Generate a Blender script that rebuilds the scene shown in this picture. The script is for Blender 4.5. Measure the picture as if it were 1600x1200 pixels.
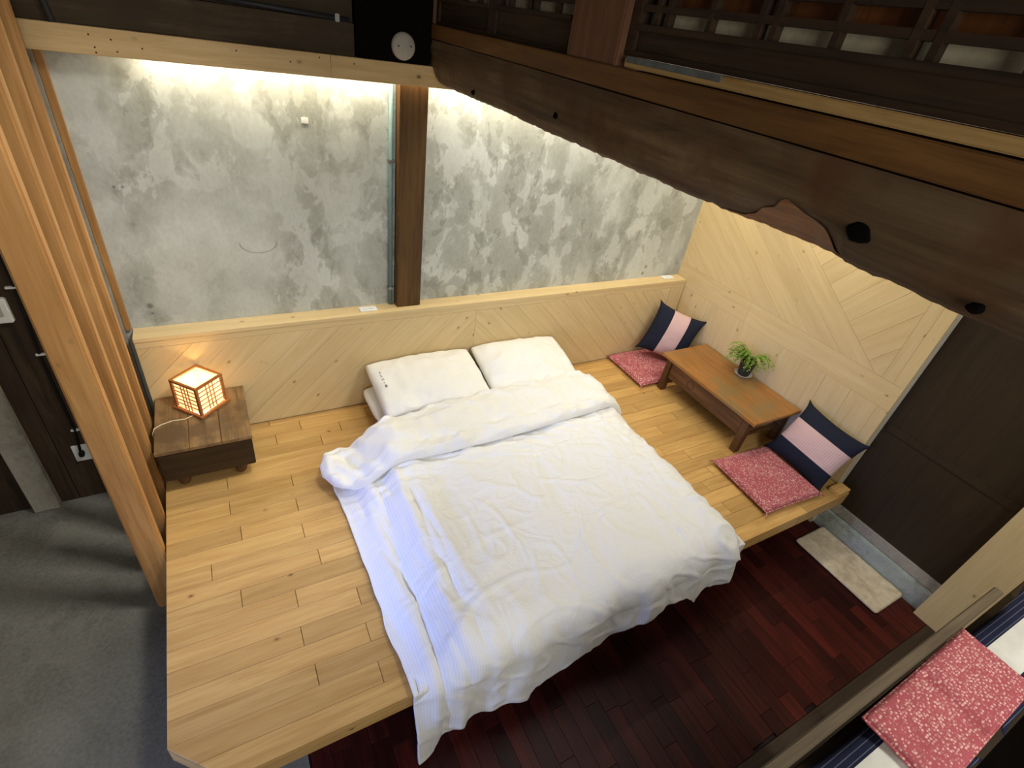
import bpy, bmesh, math, random
from mathutils import Vector, Matrix, noise
random.seed(7)
scn = bpy.context.scene
COL = scn.collection
for o in list(bpy.data.objects):
    bpy.data.objects.remove(o)

# ------------------------------------------------------------------ camera
# z = 0 is the top of the sleeping platform, y = 0 the face of the pine headboard panel, x = 0 the platform's left edge
RC = ((0.87487577, -0.16982857, 0.45359621),
      (-0.46390076, -0.56273216, 0.68419605),
      (0.13937776, -0.80903982, -0.57099378))
FPX = 803.81
cam_d = bpy.data.cameras.new('camera')
cam = bpy.data.objects.new('camera', cam_d)
COL.objects.link(cam)
cam_d.sensor_width = 36.0
cam_d.lens = FPX / 1600 * 36
cam_d.clip_start = 0.02
m = Matrix.Identity(4)
for i in range(3):
    m[i][0] = RC[i][0]
    m[i][1] = -RC[i][1]
    m[i][2] = -RC[i][2]
m[0][3], m[1][3], m[2][3] = 0.4863, -2.9481, 2.3741
cam.matrix_world = m
scn.camera = cam

# ------------------------------------------------------------------ world, lights, exposure
scn.view_settings.view_transform = 'Standard'
scn.view_settings.look = 'None'
scn.view_settings.gamma = 1.0
scn.view_settings.use_curve_mapping = False
scn.view_settings.exposure = 0.0
w = bpy.data.worlds.new('dim_room')
scn.world = w
w.use_nodes = True
w.node_tree.nodes['Background'].inputs[0].default_value = (1.0, 0.93, 0.82, 1)
w.node_tree.nodes['Background'].inputs[1].default_value = 0.08


def area(name, loc, target, sx, sy, power, color, spread=math.pi):
    d = bpy.data.lights.new(name, 'AREA')
    d.shape = 'RECTANGLE'
    d.size, d.size_y = sx, sy
    d.energy = power
    d.color = color
    d.spread = spread
    o = bpy.data.objects.new(name, d)
    COL.objects.link(o)
    o.location = loc
    v = Vector(target) - Vector(loc)
    o.rotation_euler = v.to_track_quat('-Z', 'Y').to_euler()
    return o


WARM = (1.0, 0.92, 0.71)
NEUT = (1.0, 0.965, 0.89)
# LED strip light behind the valance of the back wall; the side one is added, unseen, to brighten the pine wall
l = area('back_wall_strip_light', (2.16, 0.045, 2.09), (2.16, 0.085, 1.0), 3.66, 0.03, 23, WARM)
l = area('side_wall_fill_light', (4.03, -0.95, 2.09), (4.05, -0.95, 1.0), 0.03, 1.7, 21, WARM)
# lamp run on the far side of the tie beam, shining down on the bed
area('bed_light_front', (2.25, -1.35, 2.75), (2.1, -1.15, 0.0), 0.5, 1.6, 21, NEUT)
area('slat_edge_fill', (1.3, -1.5, 2.95), (0.0, -0.6, 0.9), 0.4, 0.4, 10, NEUT, math.radians(70))  # added unseen fill that brightens the slats' right edges
# added cool fill from the left for the duvet's slope, source unseen
area('left_cool_fill', (-2.7, -2.0, 0.95), (1.05, -1.42, 0.05), 0.7, 0.7, 6.5, (0.30, 0.42, 1.0), math.radians(34))
# lamp in the room behind the photographer
area('room_light', (0.35, -5.0, 2.35), (1.5, -0.8, 0.8), 1.5, 1.2, 47, NEUT)
area('right_front_fill', (2.9, -4.4, 3.2), (2.4, -2.2, 0.2), 0.8, 0.8, 46, NEUT)  # added unseen fill for the duvet front, mat and near pine wall


# ------------------------------------------------------------------ helpers
def lin(c):
    return tuple((v / 12.92 if v <= 0.04045 else ((v + 0.055) / 1.055) ** 2.4) for v in [q / 255 for q in c]) + (1,)


class MB:
    def __init__(s):
        s.v = []
        s.f = []
        s.smooth = False

    def box(s, x0, x1, y0, y1, z0, z1):
        b = len(s.v)
        s.v += [(x, y, z) for z in (z0, z1) for y in (y0, y1) for x in (x0, x1)]
        s.f += [tuple(b + i for i in q) for q in
                ((0, 2, 3, 1), (4, 5, 7, 6), (0, 1, 5, 4), (2, 6, 7, 3), (0, 4, 6, 2), (1, 3, 7, 5))]
        return s

    def plank(s, x0, x1, y0, y1, z0, z1, c=0.002):
        b = len(s.v)
        for (i, z) in ((0, z0), (0, z1 - c), (c, z1)):
            s.v += [(x0 + i, y0 + i, z), (x1 - i, y0 + i, z), (x1 - i, y1 - i, z), (x0 + i, y1 - i, z)]
        s.f.append((b + 3, b + 2, b + 1, b))
        for k in (0, 4):
            for i in range(4):
                j = (i + 1) % 4
                s.f.append((b + k + i, b + k + j, b + k + 4 + j, b + k + 4 + i))
        s.f.append((b + 8, b + 9, b + 10, b + 11))
        return s

    def prism(s, poly, z0, z1, c=0.0):
        """poly = ccw list of (x, y); front at z1, with its front edge eased by c"""
        n = len(poly)
        b = len(s.v)
        cx = sum(p[0] for p in poly) / n
        cy = sum(p[1] for p in poly) / n
        s.v += [(p[0], p[1], z0) for p in poly] + [(p[0], p[1], z1 - c) for p in poly]
        if c:
            for p in poly:
                d = math.hypot(p[0] - cx, p[1] - cy) or 1
                k = max(0.0, 1 - 1.4 * c / d)
                s.v.append((cx + (p[0] - cx) * k, cy + (p[1] - cy) * k, z1))
        s.f.append(tuple(b + i for i in reversed(range(n))))
        for L in range(2 if c else 1):
            for i in range(n):
                j = (i + 1) % n
                s.f.append((b + L * n + i, b + L * n + j, b + (L + 1) * n + j, b + (L + 1) * n + i))
        t = (2 if c else 1) * n
        s.f.append(tuple(b + t + i for i in range(n)))
        return s

    def tube(s, pts, r, n=8, cap=True):
        b = len(s.v)
        pts = [Vector(p) for p in pts]
        rs = r if isinstance(r, (list, tuple)) else [r] * len(pts)
        up = Vector((0, 0, 1))
        for i, p in enumerate(pts):
            t = (pts[min(i + 1, len(pts) - 1)] - pts[max(i - 1, 0)])
            t.normalize()
            a = t.cross(up)
            if a.length < 1e-3:
                a = t.cross(Vector((1, 0, 0)))
            a.normalize()
            c = t.cross(a)
            for k in range(n):
                q = 2 * math.pi * k / n
                s.v.append(tuple(p + rs[i] * (math.cos(q) * a + math.sin(q) * c)))
        for i in range(len(pts) - 1):
            for k in range(n):
                j = (k + 1) % n
                s.f.append((b + i * n + k, b + (i + 1) * n + k, b + (i + 1) * n + j, b + i * n + j))
        if cap:
            s.f.append(tuple(b + k for k in range(n)))
            s.f.append(tuple(b + (len(pts) - 1) * n + k for k in reversed(range(n))))
        return s

    def lathe(s, prof, cx=0, cy=0, n=24, ph=0.0):
        b = len(s.v)
        for (r, z) in prof:
            for k in range(n):
                q = 2 * math.pi * k / n + ph
                s.v.append((cx + r * math.cos(q), cy + r * math.sin(q), z))
        for i in range(len(prof) - 1):
            for k in range(n):
                j = (k + 1) % n
                s.f.append((b + i * n + k, b + i * n + j, b + (i + 1) * n + j, b + (i + 1) * n + k))
        s.f.append(tuple(b + k for k in reversed(range(n))))
        s.f.append(tuple(b + (len(prof) - 1) * n + k for k in range(n)))
        return s

    def grid(s, fn, nu, nv, keep=None, flip=False):
        b = len(s.v)
        for j in range(nv + 1):
            for i in range(nu + 1):
                s.v.append(tuple(fn(i / nu, j / nv)))
        for j in range(nv):
            for i in range(nu):
                if keep and not keep((i + .5) / nu, (j + .5) / nv):
                    continue
                q = (b + j * (nu + 1) + i, b + j * (nu + 1) + i + 1, b + (j + 1) * (nu + 1) + i + 1, b + (j + 1) * (nu + 1) + i)
                s.f.append(q[::-1] if flip else q)
        return s

    def build(s, name, material, parent=None, local=False, bevel=0.0, weld=False, smooth=None, matrix=None, free=False):
        """vertices are in world coordinates unless local or matrix is given"""
        me = bpy.data.meshes.new(name)
        o = bpy.data.objects.new(name, me)
        COL.objects.link(o)
        vs = s.v
        if parent is not None:
            o.parent = parent
            if not local and matrix is None:
                L = parent.get('_loc')
                L = Vector(L) if L is not None else Vector(parent.location)
                vs = [tuple(Vector(v) - L) for v in vs]
        elif not local and matrix is None and not free:
            xs, ys, zs = zip(*vs)
            L = Vector(((min(xs) + max(xs)) / 2, (min(ys) + max(ys)) / 2, min(zs)))
            vs = [tuple(Vector(v) - L) for v in vs]
            o.location = L
        me.from_pydata(vs, [], s.f)
        if bevel or weld:
            bm = bmesh.new()
            bm.from_mesh(me)
            if weld:
                bmesh.ops.remove_doubles(bm, verts=bm.verts, dist=1e-5)
                bmesh.ops.recalc_face_normals(bm, faces=bm.faces)
            if bevel:
                bmesh.ops.bevel(bm, geom=list(bm.edges), offset=bevel, segments=2, affect='EDGES', clamp_overlap=True)
            bm.to_mesh(me)
            bm.free()
        if matrix is not None:
            o.matrix_local = matrix
        if smooth if smooth is not None else s.smooth:
            for p in me.polygons:
                p.use_smooth = True
        me.materials.append(material)
        me.update()
        return o


def smooth_by_angle(o, deg=35):
    me = o.data
    for p in me.polygons:
        p.use_smooth = True
    me.set_sharp_from_angle(angle=math.radians(deg))
    return o


def tag(o, label=None, cat=None, group=None, kind=None):
    if label:
        o['label'] = label
    if cat:
        o['category'] = cat
    if group:
        o['group'] = group
    if kind:
        o['kind'] = kind
    return o


def thing(name, label=None, cat=None, loc=(0, 0, 0), rotz=0.0, group=None, kind=None, basis=None):
    o = bpy.data.objects.new(name, None)
    o.empty_display_size = 0.1
    COL.objects.link(o)
    if basis is not None:
        ax, ay = Vector(basis[0]).normalized(), Vector(basis[1])
        az = ax.cross(ay).normalized()
        ay = az.cross(ax)
        M = Matrix.Identity(4)
        for i in range(3):
            M[i][0], M[i][1], M[i][2], M[i][3] = ax[i], ay[i], az[i], loc[i]
        o.matrix_world = M
    else:
        o.location = loc
        o.rotation_euler = (0, 0, rotz)
    return tag(o, label, cat, group, kind)


def plane_matrix(origin, a, b, ang=0.0):
    """local x = a turned by ang towards b, local y across it, local z = a x b"""
    a, b = Vector(a), Vector(b)
    n = a.cross(b)
    ca, sa = math.cos(ang), math.sin(ang)
    lx = a * ca + b * sa
    ly = b * ca - a * sa
    M = Matrix.Identity(4)
    for i in range(3):
        M[i][0], M[i][1], M[i][2], M[i][3] = lx[i], ly[i], n[i], origin[i]
    return M


def clip(poly, nx, ny, d):
    """keep nx*x + ny*y <= d"""
    out = []
    for i in range(len(poly)):
        p, q = poly[i], poly[(i + 1) % len(poly)]
        a = nx * p[0] + ny * p[1] - d
        b = nx * q[0] + ny * q[1] - d
        if a <= 0:
            out.append(p)
        if (a < 0 < b) or (b < 0 < a):
            t = a / (a - b)
            out.append((p[0] + t * (q[0] - p[0]), p[1] + t * (q[1] - p[1])))
    return out


def poly_area(p):
    return 0.5 * sum(p[i][0] * p[(i + 1) % len(p)][1] - p[(i + 1) % len(p)][0] * p[i][1] for i in range(len(p)))


def inset(poly, g):
    """shrink a convex ccw polygon by g on every side"""
    out = list(poly)
    n = len(poly)
    for i in range(n):
        p, q = poly[i], poly[(i + 1) % n]
        dx, dy = q[0] - p[0], q[1] - p[1]
        L = math.hypot(dx, dy)
        if L < 1e-6:
            continue
        nx, ny = dy / L, -dx / L
        out = clip(out, nx, ny, nx * p[0] + ny * p[1] - g)
        if len(out) < 3:
            return []
    return out


def boards(region, ang, width, off, origin, a, b, mat, parent, thick=0.012, gap=0.0005, name='board', c=0.0008, cuts=()):
    """lay boards of the given width and direction over a convex region of the plane (a, b)"""
    ca, sa = math.cos(ang), math.sin(ang)
    ts = [-p[0] * sa + p[1] * ca for p in region]
    k0 = math.floor((min(ts) - off) / width)
    k1 = math.ceil((max(ts) - off) / width)
    M = Matrix.Translation(-Vector(parent.location)) @ plane_matrix(origin, a, b, ang)
    for k in range(k0, k1):
        lo, hi = off + k * width, off + (k + 1) * width
        p = clip(region, -sa, ca, hi)
        if len(p) < 3:
            continue
        p = clip(p, sa, -ca, -lo)
        if len(p) < 3 or poly_area(p) < 1.5e-4:
            continue
        loc = [(x * ca + y * sa, -x * sa + y * ca) for x, y in p]
        # drop doubled corners
        q = []
        for pt in loc:
            if not q or math.hypot(pt[0] - q[-1][0], pt[1] - q[-1][1]) > 1e-4:
                q.append(pt)
        if len(q) > 2 and math.hypot(q[0][0] - q[-1][0], q[0][1] - q[-1][1]) < 1e-4:
            q.pop()
        if len(q) < 3:
            continue
        pieces = [q]
        if cuts:
            cut = min(v[0] for v in q) + random.uniform(*cuts)
            l1, l2 = clip(q, 1, 0, cut), clip(q, -1, 0, -cut)
            pieces = [t for t in (l1, l2) if len(t) > 2 and poly_area(t) > 2e-4]
        for t in pieces:
            t = inset(t, gap)
            if len(t) < 3 or poly_area(t) < 1e-4:
                continue
            MB().prism(t, 0.0, thick + random.uniform(-0.0004, 0.0004), c).build(name, mat, parent, matrix=M)


# ------------------------------------------------------------------ materials
class NT:
    def __init__(s, name, rough=0.6, spec=0.3):
        s.m = bpy.data.materials.new(name)
        s.m.use_nodes = True
        s.t = s.m.node_tree
        s.b = s.t.nodes['Principled BSDF']
        s.b.inputs['Roughness'].default_value = rough
        s.b.inputs['Specular IOR Level'].default_value = spec

    def n(s, ty, **kw):
        q = s.t.nodes.new(ty)
        for k, v in kw.items():
            setattr(q, k, v)
        return q

    def link(s, a, b):
        s.t.links.new(a, b)

    def put(s, sock, v):
        if v is None:
            return
        if hasattr(v, 'is_linked') or isinstance(v, bpy.types.NodeSocket):
            s.link(v, sock)
        else:
            sock.default_value = v

    def coord(s, scale=(1, 1, 1), rand=0.0, rot=(0, 0, 0)):
        tc = s.n('ShaderNodeTexCoord').outputs['Object']
        if rand:
            oi = s.n('ShaderNodeObjectInfo').outputs['Random']
            mul = s.math('MULTIPLY', oi, rand)
            cx = s.n('ShaderNodeCombineXYZ')
            s.link(mul, cx.inputs[0])
            m2 = s.math('MULTIPLY', oi, rand * 0.37)
            s.link(m2, cx.inputs[1])
            s.link(mul, cx.inputs[2])
            va = s.n('ShaderNodeVectorMath', operation='ADD')
            s.link(tc, va.inputs[0])
            s.link(cx.outputs[0], va.inputs[1])
            tc = va.outputs[0]
        mp = s.n('ShaderNodeMapping')
        mp.inputs['Scale'].default_value = scale
        mp.inputs['Rotation'].default_value = rot
        s.link(tc, mp.inputs['Vector'])
        return mp.outputs[0]

    def rand(s):
        return s.n('ShaderNodeObjectInfo').outputs['Random']

    def math(s, op, a, b=None, clampit=False):
        q = s.n('ShaderNodeMath', operation=op, use_clamp=clampit)
        s.put(q.inputs[0], a)
        if b is not None:
            s.put(q.inputs[1], b)
        return q.outputs[0]

    def noise(s, vec, scale, detail=4.0, rough=0.55, dist=0.0):
        q = s.n('ShaderNodeTexNoise')
        s.link(vec, q.inputs['Vector'])
        q.inputs['Scale'].default_value = scale
        q.inputs['Detail'].default_value = detail
        q.inputs['Roughness'].default_value = rough
        q.inputs['Distortion'].default_value = dist
        return q.outputs['Fac']

    def voronoi(s, vec, scale, out='Distance', feature='F1', rnd=1.0):
        q = s.n('ShaderNodeTexVoronoi', feature=feature)
        s.link(vec, q.inputs['Vector'])
        q.inputs['Scale'].default_value = scale
        q.inputs['Randomness'].default_value = rnd
        return q.outputs[out]

    def wave(s, vec, scale, dist=0.0, direction='X', profile='SIN'):
        q = s.n('ShaderNodeTexWave', bands_direction=direction, wave_profile=profile)
        s.link(vec, q.inputs['Vector'])
        q.inputs['Scale'].default_value = scale
        q.inputs['Distortion'].default_value = dist
        return q.outputs['Fac']

    def ramp(s, fac, stops, interp='LINEAR'):
        q = s.n('ShaderNodeValToRGB')
        q.color_ramp.interpolation = interp
        e = q.color_ramp.elements
        while len(e) < len(stops):
            e.new(0.5)
        for i, (p, c) in enumerate(stops):
            e[i].position = p
            e[i].color = c if len(c) == 4 else tuple(c) + (1,)
        s.put(q.inputs[0], fac)
        return q.outputs[0]

    def mix(s, fac, a, b, blend='MIX'):
        q = s.n('ShaderNodeMix', data_type='RGBA', blend_type=blend)
        s.put(q.inputs[0], fac)
        s.put(q.inputs[6], a)
        s.put(q.inputs[7], b)
        return q.outputs[2]

    def sep(s, vec, i):
        q = s.n('ShaderNodeSeparateXYZ')
        s.link(vec, q.inputs[0])
        return q.outputs[i]

    def color(s, c):
        s.put(s.b.inputs['Base Color'], c)

    def bump(s, h, strength=0.3, dist=0.002):
        q = s.n('ShaderNodeBump')
        q.inputs['Strength'].default_value = strength
        q.inputs['Distance'].default_value = dist
        s.put(q.inputs['Height'], h)
        s.link(q.outputs[0], s.b.inputs['Normal'])


G = lambda v: (v, v, v, 1)


def wood(name, light, dark, rough=0.55, knots=0.0, knot_col=(70, 42, 20), var=0.16, grain=1.0, axis=0, spec=0.3, stain=None, bump=0.15):
    k = NT(name, rough, spec)
    sc = [9, 9, 9]
    sc[axis] = 0.8
    v = k.coord(tuple(q * grain for q in sc), rand=17.0)
    n1 = k.noise(v, 3.0, 5, 0.6, 0.6)
    sc2 = [60, 60, 60]
    sc2[axis] = 2.0
    v2 = k.coord(tuple(q * grain for q in sc2), rand=23.0)
    n2 = k.noise(v2, 2.0, 3, 0.6)
    f = k.math('ADD', k.math('MULTIPLY', n1, 0.7), k.math('MULTIPLY', n2, 0.3))
    c = k.ramp(f, [(0.33, lin(dark)), (0.62, lin(light))])
    # broad tone inside one board
    v3 = k.coord((1, 1, 1), rand=31.0)
    big = k.noise(v3, 2.2, 2, 0.5)
    c = k.mix(k.math('MULTIPLY', k.ramp(big, [(0.42, G(0)), (0.75, G(1))]), 0.35), c, lin(dark))
    if stain:
        st = k.ramp(k.noise(k.coord((1, 1, 1), rand=5.0), 4.0, 4, 0.6), [(0.45, G(0)), (0.62, G(1))])
        c = k.mix(k.math('MULTIPLY', st, 0.8), c, lin(stain))
    if knots:
        vs = [11, 17, 17]
        if axis:
            vs[0], vs[axis] = vs[axis], vs[0]
        kv = k.coord(tuple(vs), rand=41.0)
        d = k.voronoi(kv, 1.0)
        pick = k.voronoi(kv, 1.0, out='Color')
        sel = k.ramp(k.sep(pick, 0), [(1 - knots, G(0)), (1 - knots + 0.01, G(1))])
        spot = k.ramp(d, [(0.06, G(1)), (0.13, G(0.3)), (0.24, G(0))])
        c = k.mix(k.math('MULTIPLY', k.math('MULTIPLY', spot, sel), 0.85), c, lin(knot_col))
    br = k.math('ADD', 1 - var, k.math('MULTIPLY', k.rand(), 2 * var))
    cx = k.n('ShaderNodeCombineColor')
    for i in range(3):
        k.link(br, cx.inputs[i])
    c = k.mix(1.0, c, cx.outputs[0], 'MULTIPLY')
    k.color(c)
    k.bump(f, bump, 0.001)
    return k.m


M = {}
M['plank'] = wood('platform_pine', (206, 168, 106), (178, 136, 78), 0.42, knots=0.07, knot_col=(96, 60, 28), var=0.15, spec=0.35)
M['panel'] = wood('panel_pine', (214, 192, 148), (202, 177, 130), 0.6, knots=0.16, knot_col=(140, 106, 64), var=0.035, grain=0.8)
M['slat'] = wood('slat_pine', (190, 145, 90), (156, 112, 64), 0.5, knots=0.06, var=0.08, axis=2, grain=0.8)
M['valance'] = wood('valance_pine', (214, 186, 136), (192, 160, 108), 0.55, knots=0.2, var=0.03)
M['merbau'] = wood('red_floor_wood', (72, 24, 17), (38, 12, 9), 0.45, var=0.5, axis=1, spec=0.22)
M['merbau_bed'] = wood('red_floor_joint', (40, 22, 16), (24, 12, 9), 0.7, axis=1)
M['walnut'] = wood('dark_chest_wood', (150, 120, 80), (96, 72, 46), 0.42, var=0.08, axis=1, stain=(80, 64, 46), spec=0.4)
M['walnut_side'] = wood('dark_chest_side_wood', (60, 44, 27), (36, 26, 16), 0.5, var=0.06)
M['table'] = wood('old_table_top_wood', (168, 114, 56), (124, 84, 42), 0.36, var=0.02, axis=1, stain=(128, 108, 70), spec=0.45)
M['table_side'] = wood('old_table_side_wood', (106, 74, 44), (70, 47, 27), 0.5, var=0.06, axis=1)
M['post'] = wood('post_wood', (102, 74, 38), (66, 45, 22), 0.65, var=0.03, axis=2, grain=0.7)
M['beam'] = wood('old_beam_wood', (120, 98, 70), (58, 42, 28), 0.75, var=0.02, axis=1, grain=0.5, stain=(84, 54, 30), bump=0.7)
M['beam_x'] = wood('old_wall_beam_wood', (88, 74, 54), (46, 36, 24), 0.8, var=0.05, axis=0, grain=0.5, stain=(60, 48, 34), bump=0.5)
M['sill'] = wood('sill_plank_wood', (124, 86, 44), (86, 56, 26), 0.6, var=0.04, axis=1)
M['sill_pale'] = wood('pale_sill_wood', (190, 156, 100), (150, 116, 68), 0.6, var=0.04, axis=1)
M['sill_worn'] = wood('worn_hollow_wood', (158, 106, 56), (108, 68, 32), 0.6, var=0.02, axis=1)
M['lattice'] = wood('lattice_dark_wood', (66, 48, 32), (36, 25, 16), 0.7, var=0.1, axis=1)
M['pinkpost'] = wood('reddish_stud_wood', (120, 84, 60), (92, 60, 42), 0.65, var=0.02, axis=2)
M['darkboard'] = wood('dark_wall_board', (70, 54, 38), (38, 28, 18), 0.75, var=0.2, axis=2)
M['doorwood'] = wood('dark_door_wood', (56, 43, 25), (43, 32, 18), 0.65, var=0.03, axis=2)
M['orangeboard'] = wood('orange_brown_board', (120, 72, 36), (80, 46, 22), 0.65, var=0.1, axis=2)
M['rail'] = wood('grey_brown_rail_wood', (108, 94, 74), (78, 66, 50), 0.6, var=0.03)
M['darkfloor'] = wood('dark_step_wood', (62, 48, 34), (36, 27, 18), 0.6, var=0.08)
M['lampwood'] = wood('lantern_frame_wood', (178, 114, 64), (142, 86, 46), 0.45, var=0.03)


def concrete(name, light, mid, dark, scale=1.0, stretch=(1, 1, 0.65), cover=0.5, rough=0.8):
    k = NT(name, rough, 0.25)
    v = k.coord(stretch)
    warp = k.noise(v, 2.0 * scale, 4, 0.6, 0.5)
    if name == 'mottled_plaster':      # the right bay of the wall is blotchier
        warp = k.math('ADD', warp, k.ramp(k.sep(v, 0), [(0.35, G(0.0)), (1.0, G(0.07))]))
    blot = k.noise(v, 5.6 * scale, 5, 0.58, 0.35)
    blot2 = k.noise(v, 12.0 * scale, 4, 0.55, 0.3)
    c = k.ramp(k.noise(v, 3.0 * scale, 5, 0.6), [(0.35, lin(mid)), (0.68, lin(light))])
    m1 = k.ramp(blot, [(cover, G(0)), (cover + 0.035, G(0.75)), (cover + 0.12, G(1))])
    m1 = k.math('MULTIPLY', m1, k.ramp(warp, [(0.40, G(0.12)), (0.55, G(1))]))
    c = k.mix(k.math('MULTIPLY', m1, 0.5), c, lin(dark))
    m2 = k.ramp(blot2, [(0.54, G(0)), (0.575, G(1))])
    c = k.mix(k.math('MULTIPLY', k.math('MULTIPLY', m2, k.ramp(warp, [(0.45, G(0)), (0.6, G(1))])), 0.45), c, lin(dark))
    fine = k.noise(v, 60, 3, 0.6)
    c = k.mix(0.08, c, k.ramp(fine, [(0.3, G(0.1)), (0.7, G(0.8))]))
    k.color(c)
    k.bump(k.math('ADD', k.math('MULTIPLY', fine, 0.3), blot), 0.12, 0.004)
    return k.m


M['concrete'] = concrete('mottled_plaster', (204, 209, 204), (180, 184, 178), (122, 123, 110), 1.05, cover=0.46)
# pencilled arc and drill marks on the old plaster (they belong to the wall)
k2 = NT.__new__(NT)
k2.m = M['concrete']
k2.t = k2.m.node_tree
k2.b = k2.t.nodes['Principled BSDF']
v = k2.coord((1, 1, 1))
px_, pz_ = k2.sep(v, 0), k2.sep(v, 2)
old = k2.b.inputs['Base Color'].links[0].from_socket


def dist_to(x0, z0, sx=1.0, sz=1.0):
    a = k2.math('MULTIPLY', k2.math('SUBTRACT', px_, x0), sx)
    b = k2.math('MULTIPLY', k2.math('SUBTRACT', pz_, z0), sz)
    return k2.math('SQRT', k2.math('ADD', k2.math('MULTIPLY', a, a), k2.math('MULTIPLY', b, b)))


ring = k2.math('ABSOLUTE', k2.math('SUBTRACT', dist_to(0.685, 1.175, 1.0, 1.6), 0.095))
f = k2.math('MULTIPLY', k2.ramp(ring, [(0.0, G(1)), (0.006, G(0))]), k2.ramp(k2.math('SUBTRACT', pz_, 0.69), [(0.475, G(1)), (0.495, G(0))]))
f = k2.math('MULTIPLY', f, 0.55)
for (x0, z0, r0) in ((0.10, 1.475, 0.008), (0.135, 1.475, 0.008), (0.105, 0.845, 0.02), (0.108, 0.80, 0.009), (3.68, 0.82, 0.018), (3.665, 0.76, 0.02)):
    f = k2.math('MAXIMUM', f, k2.math('MULTIPLY', k2.ramp(dist_to(x0, z0), [(r0 * 0.5, G(1)), (r0, G(0))]), 0.6))
k2.put(k2.b.inputs['Base Color'], k2.mix(f, old, lin((84, 78, 66))))
M['plaster'] = concrete('grey_plaster', (172, 166, 152), (150, 144, 130), (112, 106, 94), 1.2)
M['jamb'] = concrete('jamb_plaster', (206, 200, 186), (190, 184, 170), (156, 148, 132), 1.4)
M['floorconcrete'] = concrete('polished_concrete_floor', (122, 121, 112), (100, 99, 90), (78, 77, 69), 0.5, (1, 1, 1), 0.52, 0.55)
M['threshold'] = concrete('threshold_concrete', (186, 192, 186), (148, 158, 152), (112, 120, 112), 2.0, (1, 1, 1))


def plain(name, c, rough=0.5, spec=0.3, metal=0.0, nz=0.0):
    k = NT(name, rough, spec)
    v = k.coord((1, 1, 1))
    n = k.noise(v, 30, 3)
    c0 = lin(c)
    k.color(k.ramp(n, [(0.3, tuple(q * (0.9 - nz) for q in c0[:3]) + (1,)), (0.7, c0)]))
    k.b.inputs['Metallic'].default_value = metal
    return k.m


M['white'] = plain('white_plastic', (226, 226, 220), 0.45)
M['greywhite'] = plain('detector_plastic', (176, 168, 156), 0.6)
M['paper'] = plain('white_paper', (236, 238, 238), 0.8)
M['pipe'] = plain('blue_green_conduit', (112, 140, 140), 0.5)
M['pipedark'] = plain('dark_conduit', (46, 48, 50), 0.5)
M['black'] = plain('black_iron', (16, 14, 12), 0.6)
M['void'] = plain('black_wood_and_shade', (14, 11, 9), 0.9, 0.05)  # black wood, also painted in for the shaded void under platform and bench
M['steel'] = plain('dull_steel', (150, 150, 146), 0.4, metal=0.8)
M['pot'] = plain('black_nursery_pot', (46, 46, 44), 0.45, 0.4, nz=0.2)
M['soil'] = plain('potting_soil', (30, 24, 18), 0.95, nz=0.4)
M['ceramic'] = plain('white_ceramic', (214, 210, 200), 0.3, 0.5)
M['thread'] = plain('grey_print', (96, 92, 100), 0.8)
M['bluetape'] = plain('blue_grey_paint', (104, 110, 110), 0.6, nz=0.3)
M['oldpaper'] = plain('old_window_paper', (214, 202, 172), 0.9, nz=0.2)
M['ring'] = plain('dark_ring_mark', (70, 44, 28), 0.6)
M['cord'] = plain('beige_lamp_cord', (214, 200, 168), 0.5)


def linen(name, stripes=True):
    k = NT(name, 0.82, 0.2)
    k.b.inputs['Sheen Weight'].default_value = 0.12
    v = k.coord((1, 1, 1))
    base, lo = lin((236, 236, 233)), lin((231, 231, 229))
    if stripes:
        wv = k.wave(v, 26.0, 0.15, 'X', 'SIN')
        f = k.ramp(wv, [(0.42, G(0)), (0.58, G(1))])
        c = k.mix(f, base, lo)
    else:
        c = k.mix(k.noise(v, 8, 3), base, lo)
    k.color(c)
    cr = k.noise(k.coord((1, 1.6, 1)), 16, 6, 0.62, 1.5)
    fine = k.noise(v, 240, 2)
    k.bump(k.math('ADD', cr, k.math('MULTIPLY', fine, 0.04)), 0.3, 0.016)
    return k.m


M['linen'] = linen('white_satin_stripe_cotton')
M['linen_plain'] = linen('white_cotton', False)


def speckle(name, base=(184, 100, 108), dark=(156, 76, 88), spot=(234, 200, 194), sc=(150, 70, 100)):
    k = NT(name, 0.9, 0.15)
    v = k.coord(sc)
    d = k.voronoi(v, 1.0, rnd=0.75)
    pick = k.sep(k.voronoi(v, 1.0, out='Color', rnd=0.75), 1)
    s = k.math('MULTIPLY', k.ramp(d, [(0.3, G(1)), (0.5, G(0))]), k.ramp(pick, [(0.25, G(0.15)), (0.7, G(1))]))
    c = k.mix(k.noise(k.coord((1, 1, 1)), 14, 3), lin(base), lin(dark))
    k.color(k.mix(k.math('MULTIPLY', s, 0.85), c, lin(spot)))
    k.bump(k.noise(k.coord((1, 1, 1)), 300, 2), 0.3, 0.001)
    return k.m


M['zabuton'] = speckle('pink_speckled_cotton')
M['zabuton_big'] = speckle('rose_speckled_cotton', (186, 98, 104), (164, 80, 88), (238, 196, 184), (120, 150, 110))


def striped(name, base, line, scale, direction='X', lo=0.86, amount=0.8):
    k = NT(name, 0.9, 0.15)
    v = k.coord((1, 1, 1))
    wv = k.wave(v, scale, 0.0, direction)
    f = k.ramp(wv, [(lo, G(0)), (min(1, lo + 0.08), G(1))])
    c = k.mix(k.math('MULTIPLY', f, amount), lin(base), lin(line))
    c = k.mix(k.math('MULTIPLY', k.noise(v, 20, 3), 0.25), c, lin(tuple(int(q * 0.6) for q in base)))
    k.color(c)
    k.bump(k.noise(v, 350, 2), 0.3, 0.001)
    return k.m


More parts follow.
